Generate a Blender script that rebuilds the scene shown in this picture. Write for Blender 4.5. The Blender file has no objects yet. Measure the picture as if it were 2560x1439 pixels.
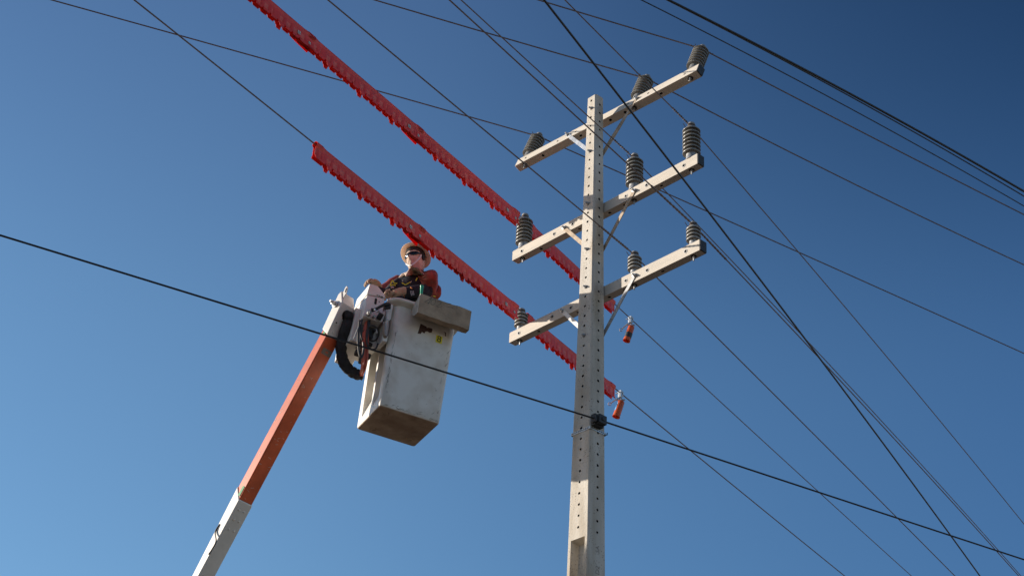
import bpy, bmesh, math, random
import numpy as np
from mathutils import Vector, Matrix

random.seed(7)
rng = random.Random(11)
sc = bpy.context.scene
RAD = math.radians

# ------------------------------------------------------------------ camera
ZO = 11.308                                    # height of the pole top datum above the ground
CAM = np.array([8.6673, -8.6234, -9.6576])     # relative to the datum -> 1.65 m above the ground
CR = np.array([0.682121, 0.729972, 0.043034])
CU = np.array([0.359322, -0.385861, 0.849705])
CF = np.array([-0.636866, 0.564139, 0.525499])
FPX = 4035.43
cam_d = bpy.data.cameras.new('camera')
cam = bpy.data.objects.new('camera', cam_d)
sc.collection.objects.link(cam)
cam_d.sensor_width = 36.0
cam_d.lens = FPX / 2560.0 * 36.0
cam_d.clip_start = 0.1
cam_d.clip_end = 3000
cam.matrix_world = Matrix(((CR[0], CU[0], -CF[0], CAM[0]), (CR[1], CU[1], -CF[1], CAM[1]),
                           (CR[2], CU[2], -CF[2], CAM[2] + ZO), (0, 0, 0, 1)))
sc.camera = cam

# ------------------------------------------------------------------ sky and sun
SUN = Vector((-0.7816, -0.5466, 0.3007)).normalized()
w = bpy.data.worlds.new('World')
sc.world = w
w.use_nodes = True
nt = w.node_tree
for n in list(nt.nodes):
    nt.nodes.remove(n)
out = nt.nodes.new('ShaderNodeOutputWorld')
bg = nt.nodes.new('ShaderNodeBackground')
sky = nt.nodes.new('ShaderNodeTexSky')
sky.sky_type = 'NISHITA'
sky.sun_disc = False
sky.sun_elevation = math.asin(SUN.z)
sky.sun_rotation = math.atan2(SUN.x, SUN.y)
sky.altitude = 600
sky.air_density = 1.0
sky.dust_density = 0.6
sky.ozone_density = 1.4
bg.inputs['Strength'].default_value = 0.10
tint = nt.nodes.new('ShaderNodeMixRGB'); tint.blend_type = 'MULTIPLY'; tint.inputs[0].default_value = 1
tint.inputs[2].default_value = (0.76, 0.945, 1.10, 1)
nt.links.new(sky.outputs[0], tint.inputs[1])
def wn(t, **k):
    n_ = nt.nodes.new(t)
    for a, b in k.items(): setattr(n_, a, b)
    return n_
def wmath(op, a, b=None, c=None):
    n_ = wn('ShaderNodeMath', operation=op)
    for i_, x_ in enumerate((a, b, c)):
        if x_ is None: continue
        if isinstance(x_, (int, float)): n_.inputs[i_].default_value = x_
        else: nt.links.new(x_, n_.inputs[i_])
    return n_.outputs[0]
# sky colour deepened away from the sun and upwards, standing in for lens vignetting
tcw = wn('ShaderNodeTexCoord')
dot = wn('ShaderNodeVectorMath', operation='DOT_PRODUCT')
nt.links.new(tcw.outputs['Generated'], dot.inputs[0]); dot.inputs[1].default_value = tuple(SUN)
sep = wn('ShaderNodeSeparateXYZ'); nt.links.new(tcw.outputs['Generated'], sep.inputs[0])
sx_ = wmath('SMOOTH_MIN', wmath('ABSOLUTE', dot.outputs['Value']), .45, .10)
sy_ = wmath('SMOOTH_MAX', wmath('SUBTRACT', wmath('MINIMUM', sep.outputs['Z'], .75), .5), 0, .08)
sw_ = wmath('MULTIPLY', sy_, wmath('SMOOTH_MAX', wmath('SUBTRACT', .4, wmath('MAXIMUM', sx_, -.05)), 0, .08))
comb = wn('ShaderNodeCombineColor')
for ch, (a0, b0, c0, d0) in enumerate(((-.755, 1.451, -1.529, -13.9), (-.478, 1.003, -1.636, -10.54), (-.314, .549, -1.066, -9.75))):
    e_ = wmath('MULTIPLY_ADD', sx_, b0, a0)
    e_ = wmath('MULTIPLY_ADD', sy_, c0, e_)
    e_ = wmath('MULTIPLY_ADD', sw_, d0, e_)
    nt.links.new(wmath('EXPONENT', e_), comb.inputs[ch])
deep = wn('ShaderNodeMixRGB', blend_type='MULTIPLY'); deep.inputs[0].default_value = 1
hz = wn('ShaderNodeMixRGB', blend_type='MULTIPLY'); hz.inputs[2].default_value = (1.75, 1.08, .88, 1)   # paler, warmer band of horizon haze out of view, added to warm shaded faces
hf = wmath('MINIMUM', wmath('MAXIMUM', wmath('MULTIPLY', wmath('SUBTRACT', .31, sep.outputs['Z']), 5.0), 0), 1)
nt.links.new(hf, hz.inputs[0]); nt.links.new(tint.outputs[0], hz.inputs[1])
nt.links.new(hz.outputs[0], deep.inputs[1]); nt.links.new(comb.outputs[0], deep.inputs[2])
nt.links.new(deep.outputs[0], bg.inputs[0])
nt.links.new(bg.outputs[0], out.inputs[0])
sd = bpy.data.lights.new('sun', 'SUN')
sd.energy = 4.6
sd.angle = RAD(0.53)
sd.color = (1.0, 0.895, 0.765)
so = bpy.data.objects.new('sun', sd)
sc.collection.objects.link(so)
so.rotation_euler = (-SUN).to_track_quat('-Z', 'Y').to_euler()
so.location = (0, 0, 30)
sc.view_settings.view_transform = 'Standard'
sc.view_settings.look = 'None'
sc.view_settings.gamma = 1
sc.view_settings.exposure = 0.62

# ------------------------------------------------------------------ survey helpers
# (a sight line through the lens and the real plane or distance the thing stands at)
def V(*a):
    return np.array(a, dtype=float)
def ray(u, v):
    d = CF * FPX + CR * (u - 1280) - CU * (v - 719.5)
    return d / np.linalg.norm(d)
def at(u, v, dist):
    return CAM + ray(u, v) * dist
def on_y(u, v, y):
    d = ray(u, v)
    return CAM + d * ((y - CAM[1]) / d[1])
def on_plane(u, v, p0, n):
    d = ray(u, v)
    return CAM + d * (((p0 - CAM) @ n) / (d @ n))
def unit(a):
    a = np.array(a, float)
    return a / (np.linalg.norm(a) + 1e-12)

# ------------------------------------------------------------------ materials
def _nt(name):
    m = bpy.data.materials.new(name)
    m.use_nodes = True
    return m, m.node_tree, m.node_tree.nodes['Principled BSDF']
def mat(name, col, rough=0.6, metal=0.0, var=0.12, scale=9.0, bump=0.0, bscale=60.0, col2=None, spec=None, stretch=None):
    m, t, b = _nt(name)
    N, L = t.nodes, t.links
    tc = N.new('ShaderNodeTexCoord')
    src = tc.outputs['Object']
    if stretch:
        mp = N.new('ShaderNodeMapping'); mp.inputs['Scale'].default_value = stretch
        L.new(src, mp.inputs[0]); src = mp.outputs[0]
    nz = N.new('ShaderNodeTexNoise'); nz.inputs['Scale'].default_value = scale
    nz.inputs['Detail'].default_value = 6; nz.inputs['Roughness'].default_value = 0.6
    L.new(src, nz.inputs['Vector'])
    r = N.new('ShaderNodeValToRGB')
    r.color_ramp.elements[0].position = 0.33; r.color_ramp.elements[1].position = 0.67
    c2 = col2 or tuple(c * (1 - var) for c in col)
    r.color_ramp.elements[0].color = (*c2, 1)
    r.color_ramp.elements[1].color = (*[min(1, c * (1 + (0 if col2 else var * .6))) for c in col], 1)
    L.new(nz.outputs[0], r.inputs[0]); L.new(r.outputs[0], b.inputs['Base Color'])
    b.inputs['Roughness'].default_value = rough
    b.inputs['Metallic'].default_value = metal
    if spec is not None:
        b.inputs['Specular IOR Level'].default_value = spec
    if bump:
        n2 = N.new('ShaderNodeTexNoise'); n2.inputs['Scale'].default_value = bscale
        n2.inputs['Detail'].default_value = 4
        L.new(tc.outputs['Object'], n2.inputs['Vector'])
        bp = N.new('ShaderNodeBump'); bp.inputs['Strength'].default_value = bump
        bp.inputs['Distance'].default_value = 0.01
        L.new(n2.outputs[0], bp.inputs['Height']); L.new(bp.outputs[0], b.inputs['Normal'])
    return m

def concrete(name, col):
    m, t, b = _nt(name)
    N, L = t.nodes, t.links
    tc = N.new('ShaderNodeTexCoord')
    mp = N.new('ShaderNodeMapping'); mp.inputs['Scale'].default_value = (1, 1, .18)
    L.new(tc.outputs['Object'], mp.inputs[0])
    n1 = N.new('ShaderNodeTexNoise'); n1.inputs['Scale'].default_value = 9; n1.inputs['Detail'].default_value = 8
    L.new(mp.outputs[0], n1.inputs['Vector'])
    r1 = N.new('ShaderNodeValToRGB')
    r1.color_ramp.elements[0].position = .3; r1.color_ramp.elements[0].color = (*[c * f for c, f in zip(col, (.70, .66, .60))], 1)
    r1.color_ramp.elements[1].position = .62; r1.color_ramp.elements[1].color = (*col, 1)
    L.new(n1.outputs[0], r1.inputs[0])
    # rust and damp streaks
    n2 = N.new('ShaderNodeTexNoise'); n2.inputs['Scale'].default_value = 5; n2.inputs['Detail'].default_value = 3
    L.new(mp.outputs[0], n2.inputs['Vector'])
    r2 = N.new('ShaderNodeValToRGB')
    r2.color_ramp.elements[0].position = .60; r2.color_ramp.elements[0].color = (0, 0, 0, 1)
    r2.color_ramp.elements[1].position = .74; r2.color_ramp.elements[1].color = (.55, .55, .55, 1)
    L.new(n2.outputs[0], r2.inputs[0])
    mx = N.new('ShaderNodeMixRGB'); mx.inputs[2].default_value = (col[0] * .72, col[1] * .55, col[2] * .38, 1)
    L.new(r2.outputs[0], mx.inputs[0]); L.new(r1.outputs[0], mx.inputs[1])
    # small air pits
    vo = N.new('ShaderNodeTexVoronoi'); vo.inputs['Scale'].default_value = 55
    L.new(tc.outputs['Object'], vo.inputs['Vector'])
    n3 = N.new('ShaderNodeTexNoise'); n3.inputs['Scale'].default_value = 6
    L.new(tc.outputs['Object'], n3.inputs['Vector'])
    th = N.new('ShaderNodeMath'); th.operation = 'MULTIPLY'; th.inputs[1].default_value = .50
    L.new(n3.outputs[0], th.inputs[0])
    sb = N.new('ShaderNodeMath'); sb.operation = 'SUBTRACT'; sb.inputs[1].default_value = .075
    L.new(th.outputs[0], sb.inputs[0])
    lt = N.new('ShaderNodeMath'); lt.operation = 'LESS_THAN'
    L.new(vo.outputs['Distance'], lt.inputs[0]); L.new(sb.outputs[0], lt.inputs[1])
    mx2 = N.new('ShaderNodeMixRGB'); mx2.inputs[2].default_value = (col[0] * .42, col[1] * .38, col[2] * .33, 1)
    L.new(lt.outputs[0], mx2.inputs[0]); L.new(mx.outputs[0], mx2.inputs[1])
    L.new(mx2.outputs[0], b.inputs['Base Color'])
    b.inputs['Roughness'].default_value = .9
    n4 = N.new('ShaderNodeTexNoise'); n4.inputs['Scale'].default_value = 45; n4.inputs['Detail'].default_value = 6
    L.new(tc.outputs['Object'], n4.inputs['Vector'])
    bp = N.new('ShaderNodeBump'); bp.inputs['Strength'].default_value = .45; bp.inputs['Distance'].default_value = .006
    L.new(n4.outputs[0], bp.inputs['Height']); L.new(bp.outputs[0], b.inputs['Normal'])
    return m

def plastic_red(name, col, tcol, k=.4):
    m, t, b = _nt(name)
    N, L = t.nodes, t.links
    tc = N.new('ShaderNodeTexCoord')
    nz = N.new('ShaderNodeTexNoise'); nz.inputs['Scale'].default_value = 7; nz.inputs['Detail'].default_value = 5
    L.new(tc.outputs['Object'], nz.inputs['Vector'])
    r = N.new('ShaderNodeValToRGB')
    r.color_ramp.elements[0].position = .3; r.color_ramp.elements[0].color = (*[c * .82 for c in col], 1)
    r.color_ramp.elements[1].position = .7; r.color_ramp.elements[1].color = (*col, 1)
    L.new(nz.outputs[0], r.inputs[0]); L.new(r.outputs[0], b.inputs['Base Color'])
    b.inputs['Roughness'].default_value = .42
    tr = N.new('ShaderNodeBsdfTranslucent'); tr.inputs[0].default_value = (*tcol, 1)
    ms = N.new('ShaderNodeMixShader'); ms.inputs[0].default_value = k
    o = N['Material Output']
    L.new(b.outputs[0], ms.inputs[1]); L.new(tr.outputs[0], ms.inputs[2]); L.new(ms.outputs[0], o.inputs[0])
    return m

M = {}
M['concrete'] = concrete('concrete', (.56, .525, .468))
M['arm'] = mat('arm_fibreglass', (.54, .49, .42), .75, var=.10, scale=5, stretch=(.5, 4, 4))
M['arm_rust'] = mat('rust_stain', (.42, .30, .20), .85, var=.3)
M['cap_black'] = mat('black_end_cap', (.020, .022, .026), .6)
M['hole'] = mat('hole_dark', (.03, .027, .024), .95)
M['galv'] = mat('galvanised_steel', (.52, .53, .54), .42, .75, var=.25, scale=20)
M['galv_dull'] = mat('dull_galvanised_steel', (.36, .36, .36), .6, .35, var=.3, scale=25)
M['tan_strap'] = mat('oxidised_brace', (.42, .33, .24), .7, .15, var=.35, scale=12)
M['porcelain'] = mat('grey_polymer', (.27, .265, .245), .30, var=.15, scale=14)
M['porcelain2'] = mat('grey_polymer_pale', (.32, .31, .285), .36, var=.15, scale=14)
M['wire'] = mat('bare_conductor', (.15, .105, .092), .5, .3, var=.25, scale=30)
M['cable'] = mat('black_cable', (.008, .008, .010), .5, var=.1)
M['tie'] = mat('tie_wire', (.15, .12, .11), .45, .5, var=.3, scale=60)
M['cover'] = plastic_red('red_cover', (.90, .045, .030), (.85, .03, .02), .13)
M['cover_panel'] = plastic_red('red_cover_panel', (.94, .14, .10), (.85, .03, .02), .13)
M['cover_glow'] = plastic_red('thin_red_flap', (.60, .03, .03), (.90, .015, .02), .40)
M['sticker'] = mat('white_sticker', (.55, .55, .52), .6)
M['sticker_ink'] = mat('sticker_ink', (.10, .09, .12), .7)
M['sleeve_orange'] = plastic_red('orange_sleeve', (.75, .14, .035), (.8, .12, .02), .25)
M['band_black'] = mat('black_band', (.02, .02, .025), .6)
M['band_blue'] = mat('blue_label', (.10, .33, .60), .6)
M['fg_white'] = mat('white_fibreglass', (.66, .64, .60), .38, var=.10, scale=5)
M['steel_white'] = mat('white_painted_steel', (.70, .68, .64), .45, var=.12, scale=9)
M['boom_orange'] = mat('orange_fibreglass', (.62, .115, .040), .38, var=.24, scale=6)
M['boom_white'] = mat('white_fibreglass_boom', (.66, .64, .60), .45, var=.08, scale=6)
M['green'] = mat('green_decal', (.05, .28, .10), .6)
M['dirt_plate'] = mat('label_plate', (.22, .18, .15), .6, var=.3)
M['black_rubber'] = mat('black_rubber', (.012, .012, .014), .55, var=.2, scale=30, bump=.3, bscale=90)
M['black_fabric'] = mat('black_hose_sleeve', (.022, .022, .026), .85, var=.4, scale=22, bump=.6, bscale=50)
M['hose_red'] = mat('orange_hydraulic_hose', (.50, .09, .05), .4, var=.15)
M['hose_black'] = mat('black_hose', (.02, .02, .02), .45)
M['valve'] = mat('dark_valve', (.045, .042, .04), .5, .4, var=.4, scale=20)
M['scuff'] = mat('scuff_mark', (.13, .115, .10), .8, var=.3)
M['rust'] = mat('bare_brown_patch', (.075, .035, .028), .85, var=.3, scale=40)
M['yellow'] = mat('yellow_sticker', (.75, .65, .02), .6)
M['black_ink'] = mat('black_ink', (.012, .012, .012), .7)
M['tray'] = mat('dirty_canvas_tray', (.44, .33, .235), .85, var=.28, scale=8, bump=.35, bscale=40, col2=(.27, .20, .14))
M['tray_end'] = mat('tray_end', (.42, .38, .32), .85, var=.3, scale=12)
M['pencil'] = mat('pencil_mark', (.12, .12, .11), .8)
M['bottle'] = mat('green_plastic', (.01, .30, .15), .25)
M['navy'] = mat('navy_cloth', (.012, .014, .024), .9, var=.25, scale=20, bump=.5, bscale=30)
M['rubber_sleeve'] = mat('brick_rubber', (.255, .062, .042), .48, var=.14, scale=8)
M['balaclava'] = mat('tan_hood', (.50, .385, .315), .95, var=.22, scale=26, bump=.55, bscale=38)
M['leather'] = mat('tan_leather', (.46, .33, .23), .85, var=.18, scale=25, bump=.5, bscale=70)
M['hat'] = plastic_red('cream_hard_hat', (.80, .71, .63), (.86, .70, .56), .48)
M['hat_sticker'] = mat('hat_sticker', (.42, .12, .12), .5, var=.5, scale=45, col2=(.55, .50, .50))
M['liner'] = mat('hat_liner', (.02, .016, .016), .9)
M['glass'] = mat('dark_lens', (.006, .006, .008), .10, var=.05, spec=.35)
M['strap_white'] = mat('white_strap', (.62, .60, .60), .7)
M['hivis'] = mat('yellow_reflective', (.62, .68, .06), .5)
M['silver'] = mat('silver_reflective', (.45, .44, .50), .4)
M['rubber_orange'] = mat('orange_cuff', (.62, .20, .05), .6)

def ground_mat():
    m, t, b = _nt('dirt_ground')
    N, L = t.nodes, t.links
    tc = N.new('ShaderNodeTexCoord')
    nz = N.new('ShaderNodeTexNoise'); nz.inputs['Scale'].default_value = .12; nz.inputs['Detail'].default_value = 10
    L.new(tc.outputs['Object'], nz.inputs['Vector'])
    r = N.new('ShaderNodeValToRGB')
    r.color_ramp.elements[0].position = .35; r.color_ramp.elements[0].color = (.055, .038, .028, 1)
    r.color_ramp.elements[1].position = .65; r.color_ramp.elements[1].color = (.085, .062, .045, 1)
    L.new(nz.outputs[0], r.inputs[0]); L.new(r.outputs[0], b.inputs['Base Color'])
    b.inputs['Roughness'].default_value = 1
    return m
M['ground'] = ground_mat()

def bucket_mat():
    """white gel coat, scratched near the edges and stained; local coords: z up the bucket"""
    m, t, b = _nt('worn_white_gelcoat')
    N, L = t.nodes, t.links
    tc = N.new('ShaderNodeTexCoord')
    n1 = N.new('ShaderNodeTexNoise'); n1.inputs['Scale'].default_value = 7; n1.inputs['Detail'].default_value = 7
    L.new(tc.outputs['Object'], n1.inputs['Vector'])
    r1 = N.new('ShaderNodeValToRGB')
    r1.color_ramp.elements[0].position = .30; r1.color_ramp.elements[0].color = (.56, .51, .44, 1)
    r1.color_ramp.elements[1].position = .60; r1.color_ramp.elements[1].color = (.69, .67, .62, 1)
    L.new(n1.outputs[0], r1.inputs[0])
    n2 = N.new('ShaderNodeTexNoise'); n2.inputs['Scale'].default_value = 38; n2.inputs['Detail'].default_value = 9; n2.inputs['Roughness'].default_value = .72
    mp = N.new('ShaderNodeMapping'); mp.inputs['Scale'].default_value = (1, 1, .55)
    L.new(tc.outputs['Object'], mp.inputs[0]); L.new(mp.outputs[0], n2.inputs['Vector'])
    r2 = N.new('ShaderNodeValToRGB')
    r2.color_ramp.elements[0].position = .685; r2.color_ramp.elements[0].color = (0, 0, 0, 1)
    r2.color_ramp.elements[1].position = .715; r2.color_ramp.elements[1].color = (.8, .8, .8, 1)
    L.new(n2.outputs[0], r2.inputs[0])
    mx = N.new('ShaderNodeMixRGB'); mx.inputs[2].default_value = (.13, .11, .095, 1)
    L.new(r2.outputs[0], mx.inputs[0]); L.new(r1.outputs[0], mx.inputs[1])
    L.new(mx.outputs[0], b.inputs['Base Color'])
    b.inputs['Roughness'].default_value = .42
    return m
M['bucket'] = bucket_mat()
M['bucket_floor'] = mat('dirty_bucket_underside', (.40, .31, .23), .8, var=.35, scale=6, bump=.3, bscale=30, col2=(.24, .17, .12))

# ------------------------------------------------------------------ mesh builder
ROOTM = {}
def link(o):
    sc.collection.objects.link(o)
    return o
def tag(o, label=None, cat=None, group=None, kind=None):
    for k, v in (('label', label), ('category', cat), ('group', group), ('kind', kind)):
        if v: o[k] = v
    return o
def thing(name, label, cat, loc, group=None):
    o = link(bpy.data.objects.new(name, None))
    o.empty_display_size = .2
    o.location = (loc[0], loc[1], loc[2] + ZO)
    ROOTM[o.name] = V(loc[0], loc[1], loc[2])
    return tag(o, label, cat, group)

class MB:
    def __init__(s):
        s.v = []; s.f = []; s.m = []
    def add(s, vs, fs, mi=0):
        b = len(s.v)
        s.v += [tuple(map(float, p)) for p in vs]
        for f in fs:
            s.f.append([b + i for i in f]); s.m.append(mi)
    def box(s, c, ex, ey, ez, mi=0):
        """centre and three half-axis vectors"""
        c = np.array(c, float)
        vs = [c + a * ex + b * ey + d * ez for a in (-1, 1) for b in (-1, 1) for d in (-1, 1)]
        s.add(vs, [(0, 1, 3, 2), (4, 6, 7, 5), (0, 4, 5, 1), (2, 3, 7, 6), (0, 2, 6, 4), (1, 5, 7, 3)], mi)
    def aabb(s, lo, hi, mi=0, fr=None):
        lo = np.array(lo, float); hi = np.array(hi, float)
        c = (lo + hi) / 2; h = (hi - lo) / 2
        if fr is None: fr = (V(0, 0, 0), np.eye(3))
        o, R = fr
        s.box(o + R[0] * c[0] + R[1] * c[1] + R[2] * c[2], R[0] * h[0], R[1] * h[1], R[2] * h[2], mi)
    def prism(s, poly, d, mi=0):
        """closed polygon (3D points) extruded by vector d"""
        n = len(poly)
        vs = [np.array(p, float) for p in poly] + [np.array(p, float) + d for p in poly]
        s.add(vs, [tuple(range(n))[::-1], tuple(range(n, 2 * n))] + [(i, (i + 1) % n, n + (i + 1) % n, n + i) for i in range(n)], mi)
    def loft(s, rings, mi=0, caps=True, closed=True, matf=None):
        n = len(rings[0]); b = len(s.v)
        for r in rings: s.v += [tuple(map(float, p)) for p in r]
        for k in range(len(rings) - 1):
            for i in range(n if closed else n - 1):
                j = (i + 1) % n
                s.f.append([b + k * n + i, b + k * n + j, b + (k + 1) * n + j, b + (k + 1) * n + i])
                s.m.append(matf(k, i) if matf else mi)
        if caps and closed:
            s.f.append([b + i for i in range(n)][::-1]); s.m.append(mi)
            s.f.append([b + (len(rings) - 1) * n + i for i in range(n)]); s.m.append(mi)
    def tube(s, path, r, n=10, mi=0, caps=True, squash=1.0, upv=None):
        path = [np.array(p, float) for p in path]
        rs = r if isinstance(r, (list, tuple)) else [r] * len(path)
        rings = []
        t0 = unit(path[1] - path[0])
        up = upv if upv is not None else (V(0, 0, 1) if abs(t0[2]) < .9 else V(1, 0, 0))
        a = unit(np.cross(t0, up))
        for i, p in enumerate(path):
            t = unit(path[min(i + 1, len(path) - 1)] - path[max(i - 1, 0)])
            a = unit(a - t * (a @ t)); b_ = np.cross(t, a)
            rings.append([p + rs[i] * (math.cos(2 * math.pi * k / n) * a + squash * math.sin(2 * math.pi * k / n) * b_) for k in range(n)])
        s.loft(rings, mi, caps)
    def lathe(s, prof, o, ax, n=24, mi=0, caps=True):
        ax = unit(ax)
        a = unit(np.cross(ax, V(0, 1, 0) if abs(ax[1]) < .8 else V(1, 0, 0))); b_ = np.cross(ax, a)
        s.loft([[np.array(o) + ax * z + r * (math.cos(2 * math.pi * k / n) * a + math.sin(2 * math.pi * k / n) * b_) for k in range(n)] for r, z in prof], mi, caps)
    def hexbolt(s, o, ax, r=.014, h=.012, mi=0, washer=.0):
        if washer: s.lathe([(washer, 0), (washer, .003)], o, ax, 16, mi)
        s.lathe([(r, .003 if washer else 0), (r, h), (r * .8, h + .002)], o, ax, 6, mi)
        s.lathe([(r * .5, h), (r * .5, h + .016), (r * .35, h + .019)], o, ax, 8, mi)
    def panel_hole(s, P, ex, ey, w, h, c, r, depth, nrm, mi=0, mh=1, n=12):
        """rectangle P..P+ex*w+ey*h with a round blind hole at c=(a,b)"""
        outer = []
        cs = [(0, 0), (w, 0), (w, h), (0, h)]
        for i in range(4):
            a, b_ = cs[i], cs[(i + 1) % 4]
            for k in range(n // 4):
                t = k / (n // 4); outer.append((a[0] + (b_[0] - a[0]) * t, a[1] + (b_[1] - a[1]) * t))
        inner = []
        for x, y in outer:
            an = math.atan2((y - c[1]) , (x - c[0])); inner.append((c[0] + r * math.cos(an), c[1] + r * math.sin(an)))
        vs = [P + ex * x + ey * y for x, y in outer] + [P + ex * x + ey * y for x, y in inner] + [P + ex * x + ey * y - nrm * depth for x, y in inner]
        b = len(s.v); s.v += [tuple(map(float, p)) for p in vs]
        for i in range(n):
            j = (i + 1) % n
            s.f.append([b + i, b + j, b + n + j, b + n + i]); s.m.append(mi)
            s.f.append([b + n + i, b + n + j, b + 2 * n + j, b + 2 * n + i]); s.m.append(mh)
        s.f.append([b + 2 * n + i for i in range(n)]); s.m.append(mh)
    def build(s, name, mats, parent=None, bevel=0, smooth=35, root=None, sub=0, fix=True):
        me = bpy.data.meshes.new(name)
        off = V(0, 0, -ZO)
        r = root or parent
        while r is not None and r.name not in ROOTM and r.parent is not None: r = r.parent
        if r is not None and r.name in ROOTM: off = ROOTM[r.name]
        me.from_pydata([tuple(np.array(p) - off) for p in s.v], [], s.f)
        if not isinstance(mats, (list, tuple)): mats = [mats]
        for m_ in mats: me.materials.append(M[m_] if isinstance(m_, str) else m_)
        for p, mi in zip(me.polygons, s.m): p.material_index = mi
        me.validate()
        if fix:
            bm = bmesh.new(); bm.from_mesh(me); bmesh.ops.recalc_face_normals(bm, faces=bm.faces); bm.to_mesh(me); bm.free()
        me.polygons.foreach_set('use_smooth', [True] * len(me.polygons))
        me.set_sharp_from_angle(angle=RAD(smooth))
        o = link(bpy.data.objects.new(name, me))
        if parent is not None: o.parent = parent
        if bevel:
            bv = o.modifiers.new('bevel', 'BEVEL'); bv.width = bevel; bv.segments = 2; bv.limit_method = 'ANGLE'; bv.angle_limit = RAD(40)
        if sub:
            sm = o.modifiers.new('sub', 'SUBSURF'); sm.levels = sub; sm.render_levels = sub
        return o

def text_mesh(mb, s, o, ex, ey, size, mi=0, lift=0.001):
    """flat lettering laid on a surface: o = centre, ex = reading direction, ey = letter up"""
    cu = bpy.data.curves.new('tmp', 'FONT'); cu.body = s; cu.size = 1; cu.align_x = 'CENTER'; cu.align_y = 'CENTER'
    ob = bpy.data.objects.new('tmp', cu); link(ob)
    me = bpy.data.meshes.new_from_object(ob.evaluated_get(bpy.context.evaluated_depsgraph_get()))
    nrm = unit(np.cross(ex, ey))
    mb.add([np.array(o) + ex * v.co.x * size + ey * v.co.y * size + nrm * lift for v in me.vertices], [tuple(p.vertices) for p in me.polygons], mi)
    bpy.data.objects.remove(ob); bpy.data.meshes.remove(me); bpy.data.curves.remove(cu)

def smoothpath(pts, n=6):
    P = [np.array(p, float) for p in pts]; P = [2 * P[0] - P[1]] + P + [2 * P[-1] - P[-2]]
    o = []
    for i in range(1, len(P) - 2):
        for k in range(n):
            t = k / n; a, b, c, d = P[i - 1:i + 3]
            o.append(.5 * ((2 * b) + (-a + c) * t + (2 * a - 5 * b + 4 * c - d) * t * t + (-a + 3 * b - 3 * c + d) * t ** 3))
    return o + [P[-2]]

# ------------------------------------------------------------------ ground
g = MB()
G = 1500.0
g.add([(-G, -G, -ZO), (G, -G, -ZO), (G, G, -ZO), (-G, G, -ZO)], [(0, 1, 2, 3)])
go = g.build('ground', 'ground', fix=False)
tag(go, 'brown dirt ground below the pole and the lift', 'ground', kind='structure')

# ------------------------------------------------------------------ utility pole
pole = thing('utility_pole', 'tall tapered concrete pole with three beige crossarms and grey insulators', 'utility pole', (0, 0, -ZO))
PW = lambda z: .121 - .027 * z
PD = lambda z: .110 - .020 * z
TOPZ = .055
CH = .015
def pcorner(sx, sy, z, cx=0, cy=0):
    return V(sx * (PW(z) / 2 - cx), sy * (PD(z) / 2 - cy), z)
sh = MB()
NX, PX, NY, PY = V(-1, 0, 0), V(1, 0, 0), V(0, -1, 0), V(0, 1, 0)
def face_pts(face, z):
    """left and right edge point of a face at height z, seen from outside"""
    if face == 'front': return pcorner(-1, -1, z, CH, 0), pcorner(1, -1, z, CH, 0)
    if face == 'right': return pcorner(1, -1, z, 0, CH), pcorner(1, 1, z, 0, CH)
    if face == 'back': return pcorner(1, 1, z, CH, 0), pcorner(-1, 1, z, CH, 0)
    return pcorner(-1, 1, z, 0, CH), pcorner(-1, -1, z, 0, CH)
NRM = dict(front=NY, right=PX, back=PY, left=NX)
def pole_panel(face, z0, z1, hole=True):
    a0, b0 = face_pts(face, z0); a1, b1 = face_pts(face, z1)
    if not hole:
        sh.add([a0, b0, b1, a1], [(0, 1, 2, 3)]); return
    n = 12; r = .0120 + rng.uniform(-.001, .0012); zc = (z0 + z1) / 2 + rng.uniform(-.0015, .0015)
    outer = []
    cs = [a0, b0, b1, a1]
    for i in range(4):
        for k in range(3):
            t = k / 3; outer.append(cs[i] * (1 - t) + cs[(i + 1) % 4] * t)
    c = (a0 + b0 + a1 + b1) / 4; c[2] = zc
    ex = unit(b0 - a0); N_ = NRM[face]
    inner = [c + r * (ex * math.cos(t) + V(0, 0, 1) * math.sin(t)) for t in [math.atan2(p[2] - c[2], (p - c) @ ex) for p in outer]]
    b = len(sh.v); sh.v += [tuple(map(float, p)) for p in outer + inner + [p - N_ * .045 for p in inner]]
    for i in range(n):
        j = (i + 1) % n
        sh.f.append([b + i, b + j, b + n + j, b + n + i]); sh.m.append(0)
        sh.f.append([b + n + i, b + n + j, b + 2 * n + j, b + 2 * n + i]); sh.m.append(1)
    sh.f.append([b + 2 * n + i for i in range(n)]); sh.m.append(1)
for i in range(45):
    zt, zb = -.1 * i + .05, -.1 * i - .05
    for f in ('front', 'back'): pole_panel(f, zt if i else TOPZ, zb)
    for f in ('right', 'left'): pole_panel(f, -.1 * i, -.1 * i - .1)
for f in ('right', 'left'): pole_panel(f, TOPZ, 0, False)
for f in ('right', 'left'): pole_panel(f, -4.5, -ZO + .0, False)
pole_panel('back', -4.45, -ZO, False)
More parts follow.
